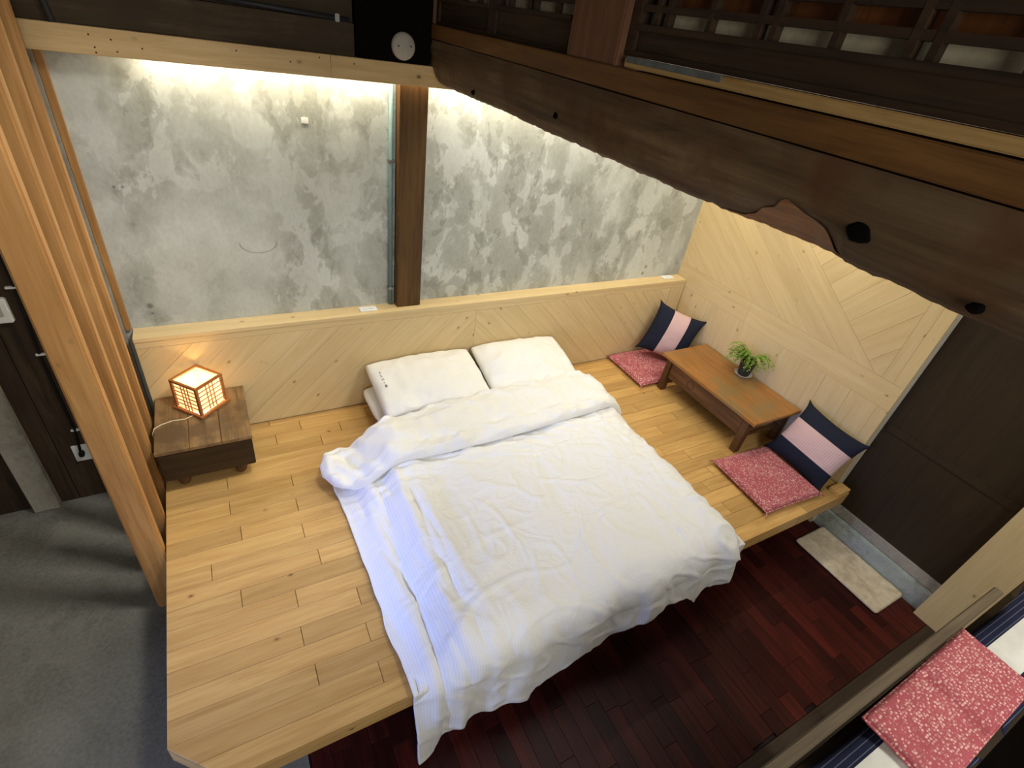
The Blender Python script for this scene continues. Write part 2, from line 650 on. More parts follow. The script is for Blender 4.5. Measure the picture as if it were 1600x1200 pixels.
M['navy'] = striped('navy_ribbed_cotton', (30, 33, 47), (58, 62, 78), 34.0, 'Y', 0.85, 0.5)
M['navy_pin'] = striped('navy_pinstripe_cotton', (34, 38, 62), (120, 122, 140), 22.0, 'Y', 0.93, 0.8)
k = NT('pale_pink_checked_cotton', 0.9, 0.15)
v = k.coord((1, 1, 1))
f1 = k.ramp(k.wave(v, 20.0, 0, 'X'), [(0.9, G(0)), (0.97, G(1))])
f2 = k.ramp(k.wave(v, 34.0, 0, 'Y'), [(0.8, G(0)), (0.97, G(1))])
f = k.math('MAXIMUM', f1, k.math('MULTIPLY', f2, 0.4))
k.color(k.mix(k.math('MULTIPLY', f, 0.5), lin((208, 176, 172)), lin((140, 112, 116))))
M['checked'] = k.m
M['white_weave'] = plain('white_woven_cotton', (226, 224, 214), 0.9)
# bath mat
k = NT('beige_plush_mat', 0.95, 0.05)
v = k.coord((1, 1, 1))
k.color(k.ramp(k.noise(v, 12, 5, 0.6, 0.6), [(0.35, lin((186, 170, 144))), (0.68, lin((220, 206, 180)))]))
k.bump(k.noise(v, 120, 4), 0.8, 0.006)
M['mat'] = k.m
k = NT('fern_leaf', 0.55, 0.3)
k.color(k.ramp(k.noise(k.coord((1, 1, 1), rand=9.0), 45, 2), [(0.3, lin((66, 104, 28))), (0.7, lin((140, 170, 62)))]))
M['leaf'] = k.m
M['stem'] = plain('fern_stem', (66, 48, 26), 0.6)
# lit lantern paper
k = NT('lit_lantern_paper', 0.9, 0.1)
k.color(lin((246, 226, 176)))
k.b.inputs['Emission Color'].default_value = (1.0, 0.88, 0.60, 1)
k.b.inputs['Emission Strength'].default_value = 0.62


def see_through(k, f):
    out = [q for q in k.t.nodes if q.type == 'OUTPUT_MATERIAL'][0]
    tr = k.n('ShaderNodeBsdfTransparent')
    tr.inputs[0].default_value = (1.0, 0.9, 0.7, 1)
    mx = k.n('ShaderNodeMixShader')
    mx.inputs[0].default_value = f
    k.link(k.b.outputs[0], mx.inputs[1])
    k.link(tr.outputs[0], mx.inputs[2])
    k.link(mx.outputs[0], out.inputs['Surface'])


see_through(k, 0.12)
M['lampaper'] = k.m
k = NT('lit_lantern_top_paper', 0.9, 0.1)
v = k.coord((1, 1, 1))
ink = k.ramp(k.noise(v, 24, 5, 0.6, 2.0), [(0.47, G(0)), (0.49, G(1)), (0.51, G(1)), (0.53, G(0))])
c = k.mix(k.math('MULTIPLY', ink, 0.85), (1.0, 0.8, 0.45, 1), (0.45, 0.38, 0.25, 1))
k.color(c)
k.put(k.b.inputs['Emission Color'], c)
k.b.inputs['Emission Strength'].default_value = 0.45
see_through(k, 0.3)
M['lamptop'] = k.m

# ================================================================== THE SETTING
XR, YC, ZC = 4.10, 0.12, 0.72          # right wall, plaster wall behind the ledge, ledge height
FZ = -0.43                             # room floor

MB().box(-3.2, 0.45, -5.2, 0.2, FZ - 0.1, FZ - 0.002).build('floor', M['floorconcrete'], free=True)['kind'] = 'structure'
red = thing('floor_red_wood', kind='structure', loc=(2.3, -2.4, FZ - 0.02))
MB().box(0.45, 4.16, -2.79, 0.1, FZ - 0.1, FZ - 0.012).build('floor_bed', M['merbau_bed'], red)
pw, pl = 0.085, 0.42
i = 0
x = 0.46
while x < 4.12:
    y = -2.79 + (0, -0.27, -0.13, -0.36)[i % 4] + random.uniform(-0.03, 0.03)
    while y < -1.86:
        y1 = y + pl + random.uniform(-0.06, 0.06)
        a, b = max(y, -2.79), min(y1, -1.85)
        if b - a > 0.02:
            MB().plank(x, min(x + pw, 4.15) - 0.0012, a + 0.0006, b - 0.0006, FZ - 0.012, FZ + random.uniform(-0.0005, 0.0005), 0.001).build('floor_plank', M['merbau'], red)
        y = y1
    x += pw
    i += 1
MB().box(0.45, 4.1, -2.95, -2.792, FZ - 0.1, FZ + 0.004).build('floor_dark_board', M['darkfloor'])['kind'] = 'structure'
MB().box(0.45, 4.16, -5.2, -2.952, FZ - 0.1, FZ - 0.03).build('floor_front', M['void'])['kind'] = 'structure'

# back wall: mottled plaster above and behind the pine ledge
MB().box(-0.3, 4.3, YC, 0.3, FZ, 2.75).build('wall_back', M['concrete'], free=True)['kind'] = 'structure'
# plaster strip beside the slats, slightly proud
MB().box(-0.26, -0.035, YC - 0.03, YC - 0.001, FZ, 2.7).build('wall_back_plaster_strip', M['plaster'])['kind'] = 'structure'
# far part of the back wall: dark boards
wl = thing('wall_back_boards', kind='structure', loc=(-1.6, YC, FZ))
MB().box(-3.2, -0.302, YC + 0.03, 0.3, FZ, 2.75).build('backing', M['void'], wl)
x = -3.2
while x < -0.32:
    x1 = min(x + 0.19, -0.302)
    mt = M['orangeboard'] if x1 < -0.74 else M['darkboard']
    MB().box(x + 0.002, x1 - 0.002, YC + 0.002, YC + 0.03, FZ, 2.75).build('board', mt, wl)
    x = x1
MB().box(-0.755, -0.63, YC - 0.05, YC, FZ, 2.75).build('wall_back_pillar', M['plaster'], bevel=0.004)['kind'] = 'structure'

# pine headboard panel with ledge
hp = thing('trim_1', kind='structure', loc=(2.05, 0.0, 0.0))
MB().box(0.0, XR, 0.014, YC - 0.001, -0.02, ZC - 0.026).build('panel_backing', M['panel'], hp)
MB().box(0.0, XR - 0.002, -0.004, YC - 0.001, ZC - 0.025, ZC).build('ledge_board', M['panel'], hp, bevel=0.0015)
A, B = (1, 0, 0), (0, 0, 1)
O = (0, 0.014, 0)
boards([(0.0, 0.655), (XR, 0.655), (XR, 0.694), (0.0, 0.694)], 0, 0.2, 0.6, O, A, B, M['panel'], hp, thick=0.013, name='top_rail')
ap = 2.035
# hidden frames: plane (x, z) has normal x cross z = -y, towards the room
boards([(0.0, 0.0), (ap, 0.0), (ap, 0.654), (0.0, 0.654)], math.radians(45), 0.145, -1.03, O, A, B, M['panel'], hp)
boards([(ap, 0.0), (XR - 0.16, 0.0), (XR - 0.16, 0.654), (ap, 0.654)], math.radians(-45), 0.145, 1.848, O, A, B, M['panel'], hp)
boards([(XR - 0.158, 0.0), (XR - 0.002, 0.0), (XR - 0.002, 0.654), (XR - 0.158, 0.654)], math.radians(90), 0.158, -(XR - 0.158) - 0.158, O, A, B, M['panel'], hp)

# right wall clad in pine; plane coordinates (s, z) with s = -y, normal towards -x
YW = -1.90
wr = thing('wall_right', kind='structure', loc=(XR, -0.9, 0.0))
MB().box(XR + 0.014, XR + 0.03, YW, YC, FZ, 2.75).build('panel_backing', M['panel'], wr)
A, B = (0, -1, 0), (0, 0, 1)
O = (XR + 0.014, 0, 0)
SE = -YW
zr0, zr1, zt = 0.66, 0.84, 2.7
boards([(-YC, 0.0), (SE, 0.0), (SE, zr0), (-YC, zr0)], math.radians(90), 0.19, -2.4, O, A, B, M['panel'], wr, name='upright_board')
boards([(-YC, zr0), (SE, zr0), (SE, zr1), (-YC, zr1)], 0, 0.18, zr0, O, A, B, M['panel'], wr, name='rail_board', thick=0.0125, cuts=(0.7, 0.9))
boards([(1.755, zr1), (SE, zr1), (SE, zt), (1.755, zt)], math.radians(90), 0.0725, -SE, O, A, B, M['panel'], wr, name='stile_board')
sl = math.radians(-35)
nx, ny = -math.sin(sl), math.cos(sl)          # across the '\' boards
dl = nx * 0.962 + ny * 1.363                  # the joint line the two directions meet on
reg = [(-YC, zr1), (1.755, zr1), (1.755, zt), (-YC, zt)]
boards(clip(reg, nx, ny, dl), sl, 0.143, dl, O, A, B, M['panel'], wr)
boards(clip(reg, -nx, -ny, -dl), sl + math.pi / 2, 0.143, 0.03, O, A, B, M['panel'], wr)
# plaster end of the wall and the wall past the door
MB().box(XR + 0.031, XR + 0.10, YW + 0.001, YC, FZ, 2.75).build('wall_right_plaster', M['jamb'])['kind'] = 'structure'
wr2 = thing('wall_right_near', kind='structure', loc=(XR, -3.2, FZ))
MB().box(XR + 0.013, XR + 0.16, -4.2, -2.70, FZ, 2.75).build('panel_backing', M['panel'], wr2)
boards([(2.70, FZ), (4.2, FZ), (4.2, 2.7), (2.70, 2.7)], math.radians(90), 0.3, -2.70, O, A, B, M['panel'], wr2, name='upright_board')

# dark door in its opening, with a stepped concrete threshold
dr = thing('door_1', kind='structure', loc=(4.3, -2.3, -0.19))
MB().box(4.205, 4.245, -2.72, YW + 0.02, -0.19, 2.7).build('door_leaf', M['doorwood'], dr)
MB().box(4.198, 4.206, -2.69, YW - 0.02, 0.5, 0.56).build('door_rail', M['doorwood'], dr, bevel=0.003)
th = thing('trim_2', kind='structure', loc=(4.2, -2.3, FZ))
MB().box(4.17, 4.35, -2.74, YW + 0.02, FZ - 0.1, -0.285).build('threshold_step', M['threshold'], th, bevel=0.008)
MB().box(4.198, 4.35, -2.74, YW + 0.02, -0.284, -0.192).build('threshold_curb', M['plaster'], th, bevel=0.006)

# ================================================================== SLEEPING PLATFORM
pf = thing('sleeping_platform', 'raised sleeping platform of honey pine planks with a cut-off corner', 'platform', (2.05, -1.0, FZ))
ROW = 0.0975
joints = {20: (.58, 1.3), 19: (.76, 1.9), 18: (.6, 1.0), 17: (.86, 3.39), 16: (3.05,), 15: (.3, 3.39), 14: (.632, 3.5), 13: (.297, 3.2), 12: (.627, 3.6),
          11: (.335, 3.45), 10: (.626, 3.207), 9: (.188, 3.55), 8: (.671, 3.05), 7: (.3, 3.21), 6: (.528, 3.5), 5: (.796, 3.25), 4: (.519, 3.102), 3: (.789, 3.42),
          2: (.544, 3.1), 1: (.791, 3.35), 0: (1.5, 3.62)}
CH = 0.195
for r in range(21):
    y0, y1 = -2.0 + r * ROW, min(-2.0 + (r + 1) * ROW, -0.001)
    js = [0.0] + [j for j in joints[r] if j < 1.2]
    xx = js[-1]
    mids = [1.3 + random.uniform(-.2, .2), 2.0 + random.uniform(-.2, .2), 2.6 + random.uniform(-.2, .2)]
    js += [q for q in mids if q - js[-1] > 0.3] + [j for j in joints[r] if j > 2.9] + [XR - 0.001]
    for a, b in zip(js[:-1], js[1:]):
        g = 0.0011
        x0, x1, ya, yb = a + g, b - g, y0 + g * 0.5, y1 - g * 0.5
        zt_ = random.uniform(-0.0008, 0.0002)
        if a == 0.0 and r < 2:
            poly = clip([(x0, ya), (x1, ya), (x1, yb), (x0, yb)], -1, -1, 2.0 - CH)
            MB().prism(poly, -0.03, zt_, 0.0016).build('plank', M['plank'], pf)
        else:
            MB().plank(x0, x1, ya, yb, -0.03, zt_, 0.0016).build('plank', M['plank'], pf)
# fascia boards under the edge, recessed base blackened for the shade beneath
xs_ = [CH, 0.9, 2.4, 3.55, XR - 0.001]
for a, b in zip(xs_[:-1], xs_[1:]):
    MB().box(a + 0.001, b - 0.001, -1.999, -1.965, -0.105, -0.031).build('fascia_board', M['plank'], pf, bevel=0.0015)
MB().box(0.001, 0.035, -2.0 + CH, -0.002, -0.105, -0.031).build('fascia_board', M['plank'], pf, bevel=0.0015)
Mx = plane_matrix((0.0, -2.0 + CH, -0.068), Vector((1, -1, 0)).normalized(), (0, 0, 1))
MB().box(0.0, CH * math.sqrt(2), -0.037, 0.037, -0.03, 0.0).build('fascia_board', M['plank'], pf, matrix=Matrix.Translation(-Vector(pf.location)) @ Mx)
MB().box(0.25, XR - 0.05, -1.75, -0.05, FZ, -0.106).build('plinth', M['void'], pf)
tag(MB().box(3.965, 4.095, -1.995, -1.915, 0.0005, 0.035).build('corner_block', M['plank'], bevel=0.002), 'small honey pine block at the foot of the pine wall end', 'block')

# ------------------------------------------------------------------ slat screen at the left end
ss = thing('slat_screen', 'open screen of four tall pine slats beside the platform', 'slat screen', (-0.06, -0.53, FZ))
for y in (-0.868, -0.647, -0.417, -0.205):
    MB().box(-0.119, -0.006, y, y + 0.058, FZ, 2.75).build('slat', M['slat'], ss, bevel=0.008)

# trims at the top and left of the plaster
MB().box(-0.034, -0.004, 0.098, YC - 0.002, ZC + 0.001, 2.03).build('trim_3', M['slat'], bevel=0.002)['kind'] = 'structure'
va = thing('trim_4', kind='structure', loc=(2.0, 0, 2.03))
MB().box(-0.03, 1.10, -0.02, 0.0, 2.03, 2.126).build('valance_board', M['valance'], va, bevel=0.0015)
MB().box(1.102, XR - 0.03, -0.02, 0.0, 2.03, 2.126).build('valance_board', M['valance'], va, bevel=0.0015)
MB().box(-0.03, XR - 0.03, 0.001, YC - 0.001, 2.108, 2.126).build('valance_lid', M['valance'], va)
for (x, z) in ((0.19, 2.058), (0.19, 2.04), (0.25, 2.09), (0.262, 2.05), (0.35, 2.07), (0.18, 2.1), (0.7, 2.1), (0.92, 2.08), (1.05, 2.11), (1.21, 2.1)):
    MB().tube([(x, -0.0195, z), (x, -0.0207, z)], 0.0035, 8).build('screw_head', M['ring'], va)
vr = thing('trim_5', kind='structure', loc=(4.0, -1.0, 2.03))
MB().box(3.96, 3.98, YW, -0.03, 2.03, 2.126).build('valance_board', M['valance'], vr)
MB().box(3.98, XR - 0.002, YW, -0.03, 2.108, 2.126).build('valance_lid', M['valance'], vr)

# old beam above the plaster wall
wb = thing('wall_beam', 'grey weathered old beam above the pine valance with dowel holes', 'beam', (0.6, 0.06, 2.13))
MB().box(-0.3, 1.22, 0.0, 0.118, 2.1275, 2.262).build('beam_body', M['beam_x'], wb, bevel=0.004)
MB().box(-0.3, 1.22, 0.03, 0.118, 2.264, 2.7).build('upper_board', M['beam_x'], wb)
for (x, z) in ((0.45, 2.215), (0.56, 2.218), (0.64, 2.213), (0.74, 2.205), (1.22 - 0.06, 2.19)):
    MB().tube([(x, 0.0005, z), (x, -0.003, z)], 0.008, 10).build('dowel', M['ring'], wb)
MB().box(1.225, 1.60, -0.03, 0.118, 2.1275, 2.9).build('bracket_post', M['void'], bevel=0.01)
tag(bpy.data.objects['bracket_post'], 'black bracket post at the corner behind the detector', 'post')
cp = thing('ceiling_conduit', 'thin dark conduit running along the old wall beam', 'conduit', (0.9, -0.01, 2.27))
MB().tube([(0.55, 0.015, 2.283), (0.9, 0.015, 2.276), (1.2, 0.012, 2.27)], 0.011, 10).build('pipe', M['pipedark'], cp, smooth=True)
MB().box(1.135, 1.155, -0.001, 0.03, 2.258, 2.29).build('clip', M['steel'], cp, bevel=0.002)
cb = MB().tube([(0.075, -0.008, 2.1275), (0.05, -0.01, 2.3), (0.03, -0.01, 2.6)], 0.013, 10).build('dark_cable', M['pipedark'], smooth=True)
tag(cb, 'dark blue cable rising above the left end of the valance', 'cable')
sd = thing('smoke_detector', 'round off-white smoke detector on the black bracket post', 'smoke detector', (1.448, -0.03, 2.14), )
pr = [(0.058, 0.0), (0.06, 0.006), (0.056, 0.018), (0.045, 0.024), (0.0, 0.026)]
Mx = plane_matrix((0, 0, 0.059), (1, 0, 0), (0, 0, 1))
MB().lathe([(max(r, 0.0005), z) for r, z in pr], n=32).build('housing', M['greywhite'], sd, matrix=Mx, smooth=True)
for (a, b) in ((-0.03, 0.0), (0.033, 0.004)):
    MB().lathe([(0.004, 0.019), (0.004, 0.0275)], cx=a, cy=b, n=10).build('indicator', M['pipedark'], sd, matrix=Mx)

# post on the ledge with conduit beside it
po = thing('wall_post', 'dark brown squared timber post standing on the pine ledge', 'post', (1.54, 0.08, ZC))
MB().box(1.461, 1.62, 0.045, YC - 0.001, ZC + 0.0005, 2.106).build('post_body', M['post'], po, bevel=0.003)
for z in (2.0, 1.93, 1.86, 1.72, 1.6, 1.33, 1.05):
    MB().box(1.4575, 1.463, 0.04, 0.0455, z, z + random.uniform(0.02, 0.06)).build('chipped_edge', M['sill'], po, bevel=0.001)
cd = thing('wall_conduit', 'blue-grey plastic conduit running beside the brown post', 'conduit', (1.432, 0.1, ZC))
MB().tube([(1.432, 0.106, ZC + 0.001), (1.432, 0.106, 2.1)], 0.0125, 12).build('pipe', M['pipe'], cd, smooth=True)
for z in (0.83, 1.62):
    MB().box(1.414, 1.452, 0.088, 0.119, z, z + 0.018).build('clip', M['steel'], cd, bevel=0.003)

# small white items on the wall and on the ledge
hk = thing('adhesive_hook', 'tiny white adhesive hook on the mottled plaster', 'hook', (0.984, YC, 1.79))
MB().box(0.966, 1.002, YC - 0.006, YC - 0.0005, 1.797, 1.827).build('plate', M['white'], hk, bevel=0.002)
MB().box(0.972, 0.98, YC - 0.013, YC - 0.006, 1.80, 1.82).build('clip', M['white'], hk, bevel=0.002)
c1 = thing('paper_card', 'white card lying on the ledge beside the brown post', 'card', (1.262, 0.06, ZC))
MB().box(1.215, 1.325, 0.03, 0.085, ZC + 0.0005, ZC + 0.009).build('card', M['paper'], c1, bevel=0.001)
MB().box(1.235, 1.305, 0.045, 0.0465, ZC + 0.009, ZC + 0.0094).build('print_line', M['thread'], c1)
c2 = thing('paper_card', 'white card lying on the ledge near the pine corner', 'card', (3.94, 0.07, ZC))
MB().box(3.87, 3.985, 0.045, 0.10, ZC + 0.0005, ZC + 0.009).build('card', M['paper'], c2, bevel=0.001)
MB().box(3.89, 3.965, 0.06, 0.0615, ZC + 0.009, ZC + 0.0094).build('print_line', M['thread'], c2)

# left background fittings
ot = thing('wall_outlet', 'white wall outlet with a black plug near the concrete floor', 'outlet', (-0.425, YC, -0.13))
MB().box(-0.475, -0.385, YC - 0.008, YC + 0.002, -0.13, -0.01).build('plate', M['white'], ot, bevel=0.003)
MB().box(-0.445, -0.42, YC - 0.045, YC - 0.008, -0.075, -0.045).build('plug', M['black'], ot, bevel=0.004)
sw = thing('wall_switch', 'white switch box mounted on the dark board wall', 'switch', (-0.49, YC, 0.83))
MB().box(-0.54, -0.455, YC - 0.03, YC + 0.002, 0.83, 0.96).build('box', M['white'], sw, bevel=0.006)
MB().box(-0.515, -0.48, YC - 0.035, YC - 0.03, 0.87, 0.925).build('rocker', M['greywhite'], sw, bevel=0.002)
cw = thing('wall_cable', 'black cable clipped down the dark board wall to the outlet', 'cable', (-0.42, YC, -0.05))
MB().tube([(-0.40, YC - 0.006, 2.2), (-0.405, YC - 0.006, 1.0), (-0.425, YC - 0.006, 0.6), (-0.42, YC - 0.01, 0.1), (-0.432, YC - 0.03, -0.03)], 0.007, 8).build('cable', M['black'], cw, smooth=True)
for z in (1.0, 0.62, 0.1):
    MB().box(-0.44, -0.40, YC - 0.014, YC + 0.002, z, z + 0.012).build('clip', M['white'], cw, bevel=0.002)

# ================================================================== TIE BEAM AND LATTICE PARTITION (x = 1.6)
tb = thing('tie_beam', 'massive rough-hewn old tie beam crossing above the bed', 'beam', (1.68, -1.8, 2.06))


def beam_low(y):
    z = 2.062 + 0.004 * noise.noise((y * 2.3, 3.1, 0)) + 0.005 * noise.noise((y * 11, 1.1, 0)) + 0.004 * noise.noise((y * 37, 1.1, 0))
    z += 0.05 * max(0.0, (y + 0.12) / 0.14) ** 1.5
    return z


def beam_fn(u, v):
    # v runs round the section, u along it
    y = 0.02 - 4.3 * u
    lo = beam_low(y)
    hi = 2.243
    xl = 1.60 + 0.010 * noise.noise((y * 1.7, 8, 2)) + 0.004 * noise.noise((y * 7, 8, 5))
    xr_ = 1.84
    # chipped hollow on the lower left edge
    hol = math.exp(-((y + 2.26) / 0.12) ** 2) * (1 if y > -2.37 else 0.1) + 0.35 * math.exp(-((y + 2.05) / 0.14) ** 2)
    P = [(xl, hi), (xl - 0.004, lo + 0.12), (xl + 0.004, lo + 0.045 + 0.03 * hol), (xl + 0.022 + 0.05 * hol, lo + 0.006), (xl + 0.05 + 0.04 * hol, lo - 0.008),
         (xr_ - 0.04, lo - 0.01), (xr_, lo + 0.04), (xr_ + 0.005, lo + 0.12), (xr_, hi), (xl, hi)]
    t = v * (len(P) - 1)
    i = min(int(t), len(P) - 2)
    f = t - i
    x = P[i][0] * (1 - f) + P[i + 1][0] * f
    z = P[i][1] * (1 - f) + P[i + 1][1] * f
    n = noise.noise((x * 14, y * 5, z * 22))
    x += 0.0035 * n if v < 0.5 else 0
    return (x, y, z)


bmb = MB().grid(beam_fn, 260, 27)
bo = bmb.build('beam_body', M['beam'], tb, weld=True)
smooth_by_angle(bo, 40)


def knot(y, z, r, parent):
    mb = MB()
    b = 0
    n = 26
    mb.v.append((1.5965, y, z))
    for kx, rr in ((1.5955, 0.55), (1.598, 0.85), (1.606, 1.1)):
        for q in range(n):
            a = 2 * math.pi * q / n
            w_ = rr * r * (1 + 0.3 * noise.noise((math.cos(a) * 1.3 + y * 9, math.sin(a) * 1.3, 4)))
            mb.v.append((kx, y + w_ * math.cos(a), z + w_ * 0.8 * math.sin(a)))
    for q in range(n):
        j = (q + 1) % n
        mb.f.append((0, 1 + q, 1 + j))
        for L in range(2):
            mb.f.append((1 + L * n + q, 1 + L * n + n + q, 1 + L * n + n + j, 1 + L * n + j))
    mb.build('knot', M['void'], parent, smooth=True)


def patch_fn(u, v):
    y = -2.02 - 0.345 * u
    top = 0.04 + 0.95 * math.sin(min(1.0, u * 1.02) ** 1.6 * math.pi * 0.93) ** 0.8 * (0.75 + 0.25 * noise.noise((y * 20, 1, 1)))
    b = beam_fn((0.02 - y) / 4.3, 0.42 - 0.26 * v * top)
    return (b[0] - 0.004 + 0.004 * noise.noise((y * 30, v * 4, 2)), b[1], b[2] - 0.001)


ew = MB().grid(patch_fn, 40, 10, flip=True).build('exposed_wood', M['sill_worn'], tb, smooth=True)
ew['label'] = 'paler hollow of exposed wood'
for (y, z, r) in ((-2.40, 2.13, 0.026), (-1.535, 2.222, 0.02), (-1.25, 2.126, 0.013), (-2.64, 2.085, 0.012), (-0.3, 2.17, 0.012), (-0.55, 2.09, 0.012)):
    knot(y, z, r, tb)
lf = thing('lattice_partition', 'dark carved lattice window partition standing on the tie beam', 'partition', (1.66, -1.8, 2.244))
XL = 1.60
MB().box(XL - 0.004, XL + 0.2, -4.2, 0.10, 2.247, 2.308).build('sill_plank', M['sill'], lf, bevel=0.003)
MB().box(XL + 0.004, XL + 0.2, -4.2, -1.555, 2.312, 2.338).build('pale_sill', M['sill_pale'], lf, bevel=0.003)
MB().box(XL + 0.001, XL + 0.0055, -1.93, -1.565, 2.324, 2.34).build('paint_streak', M['bluetape'], lf, bevel=0.001)
MB().box(XL + 0.0, XL + 0.12, -1.515, -1.252, 2.309, 3.0).build('stud', M['pinkpost'], lf, bevel=0.004)
MB().box(XL + 0.01, XL + 0.12, 0.0, 0.10, 2.309, 3.0).build('stud', M['pinkpost'], lf, bevel=0.004)
# window leaves: frame stiles and rails, lower panel, lattice bars, paper
def leaf(w0, w1, zb, centre):
    f = 0.035
    X0 = XL + 0.025
    MB().box(X0, X0 + 0.04, w0 - f, w0, zb, 3.0).build('stile', M['lattice'], lf, bevel=0.002)
    MB().box(X0, X0 + 0.04, w1, w1 + f, zb, 3.0).build('stile', M['lattice'], lf, bevel=0.002)
    MB().box(X0, X0 + 0.04, w1 + f, w0 - f, zb, zb + 0.014).build('rail', M['lattice'], lf)
    MB().box(X0 + 0.01, X0 + 0.03, w1 + f, w0 - f, zb + 0.014, 2.402).build('lower_panel', M['lattice'], lf)
    MB().box(X0 - 0.004, X0 + 0.04, w1 + f, w0 - f, 2.402, 2.418).build('rail', M['lattice'], lf, bevel=0.002)
    for z in (2.447, 2.492, 2.60, 2.70, 2.80):
        MB().box(X0 + 0.005, X0 + 0.025, w1 + f, w0 - f, z, z + 0.016).build('lattice_bar', M['lattice'], lf)
    c = centre
    while c - 0.345 > w1:
        c -= 0.345
    ys = []
    while c < w0 + 0.2:
        ys += [c - 0.021, c + 0.021, c - 0.173]
        c += 0.345
    for yy in ys:
        if w1 + f + 0.01 < yy < w0 - f - 0.01:
            MB().box(X0 + 0.004, X0 + 0.026, yy - 0.008, yy + 0.008, 2.4185, 3.0).build('lattice_bar', M['lattice'], lf)
    MB().box(X0 + 0.045, X0 + 0.048, w1, w0, 2.405, 2.462).build('paper_strip', M['oldpaper'], lf)
    MB().box(X0 + 0.05, X0 + 0.06, w1, w0, zb, 2.404).build('back_panel', M['lattice'], lf)  # added to block light leaking through the gaps between rails
    MB().box(X0 + 0.05, X0 + 0.06, w1, w0, 2.4625, 3.0).build('back_panel', M['orangeboard'], lf)


leaf(-0.001, -0.62, 2.309, -0.3)
leaf(-0.622, -1.251, 2.309, -0.93)
leaf(-1.52, -2.68, 2.34, -1.985)
leaf(-2.682, -4.0, 2.34, -3.3)

# ================================================================== BED
XL_, XRR = 0.865, 2.955
MZ = 0.105


def smooth(t):
    t = max(0.0, min(1.0, t))
    return t * t * (3 - 2 * t)


def ridged(x, y, s):
    return 1 - abs(noise.noise((x, y, s)) * 2) if True else 0


def interp(x, pts):
    if x <= pts[0][0]:
        return pts[0][1]
    for (a, va_), (b, vb) in zip(pts[:-1], pts[1:]):
        if x <= b:
            t = (x - a) / (b - a)
            return va_ + (vb - va_) * t
    return pts[-1][1]


def pillow_surface(w_, d_, h_, pin=0.08, p=0.45, seed=0.0, wr_=0.006, tip=0.0, rc=0.0):
    def f(u, v, side):
        a, b = 2 * u - 1, 2 * v - 1
        x = a * w_ / 2 * (1 - pin * (1 - b * b) * a * a)
        y = b * d_ / 2 * (1 - pin * (1 - a * a) * b * b)
        if rc:
            x, y = x * math.sqrt(1 - rc * b ** 4), y * math.sqrt(1 - rc * a ** 4)
        if tip:
            q = max(0, abs(a * b) - 0.8) / 0.2
            x *= 1 + tip * q * q
            y *= 1 + tip * q * q
        z = side * h_ / 2 * max(0.0, (1 - a * a) * (1 - b * b)) ** p
        e = min(1.0, (1 - a * a) * (1 - b * b) * 8)
        z += side * wr_ * e * (noise.noise((x * 7 + seed, y * 9, seed)) + 0.6 * noise.noise((x * 17 + seed, y * 13, seed + 5)))
        z += side * wr_ * 1.4 * e * max(0, ridged(x * 6 + y * 4 + seed, y * 7 - x * 3, seed + 9) - 0.72)
        return (x, y, z)
    return f


def pillow(name, mat, f, n=40, parent=None, keep=None):
    mb = MB()
    mb.grid(lambda u, v: f(u, v, 1), n, n, keep)
    mb.grid(lambda u, v: f(u, v, -1), n, n, keep, flip=True)
    return mb.build(name, mat, parent, local=True, weld=True, smooth=True)


# mattress
mt = thing('mattress', 'thin white floor mattress under the duvet', 'mattress', (2.02, -1.0, 0.0))
mb = MB()
mb.box(1.27, 2.74, -1.965, -0.03, 0.001, MZ - 0.005)
mo = mb.build('mattress_body', M['linen_plain'], mt, bevel=0.035, smooth=True)

# lower pillow and the two upper pillows
pl0 = thing('pillow', 'white pillow lying flat beneath the pillow with grey print', 'pillow', (1.56, -0.215, 0.146), 0.02, group='white bed pillows')
pillow('pillow_body', M['linen_plain'], pillow_surface(0.76, 0.40, 0.082, 0.02, 0.28, 1.0, rc=0.13), parent=pl0)


def tilt(loc, rz, tx, ty=0.0):
    R = Matrix.Rotation(rz, 3, 'Z') @ Matrix.Rotation(tx, 3, 'X') @ Matrix.Rotation(ty, 3, 'Y')
    return (R.col[0].copy(), R.col[1].copy())


f1 = pillow_surface(0.785, 0.51, 0.20, 0.03, 0.46, 3.0, 0.016, rc=0.07)
p1 = thing('pillow', 'plump white pillow with grey printed marks at its open end', 'pillow', (1.60, -0.262, 0.292), basis=tilt(0, 0.02, 0.22), group='white bed pillows')
pillow('pillow_body', M['linen_plain'], f1, parent=p1)
# pillowcase hem and small grey print
mb = MB()
mb.grid(lambda u, v: (lambda p: (p[0], p[1], p[2] + 0.0016))(f1(0.135 + 0.004 * u, 0.06 + 0.88 * v, 1)), 1, 40)
mb.build('hem_seam', M['linen'], p1, local=True, smooth=True)
mb = MB()
marks = [((0, 0, .010, .0022), (.004, 0, .002, .012)), ((0, 0, .009, .002), (.003, 0, .002, .014), (0, .012, .009, .002)),
         ((0, 0, .002, .013), (.008, 0, .002, .013), (0, .005, .010, .002)), ((0, .004, .008, .002), (.003, 0, .002, .012)), ((0, 0, .011, .004), (0, .006, .011, .004), (.001, .011, .009, .004))]
b0 = 0.60
for gi, strokes in enumerate(marks):
    for (dx, dy, sx, sy) in strokes:
        base = len(mb.v)
        for (ex, ey) in ((0, 0), (sx, 0), (sx, sy), (0, sy)):
            X, Y = -0.322 + 1.5 * (dx + ex), 0.10 - gi * 0.033 + 1.4 * (dy + ey)
            u_, v_ = X / 0.77 * 1.02 + 0.5, Y / 0.50 * 1.0 + 0.5
            q = f1(u_, v_, 1)
            mb.v.append((q[0], q[1], q[2] + 0.002))
        mb.f.append((base, base + 1, base + 2, base + 3))
mb.build('printed_marks', M['thread'], p1, local=True)
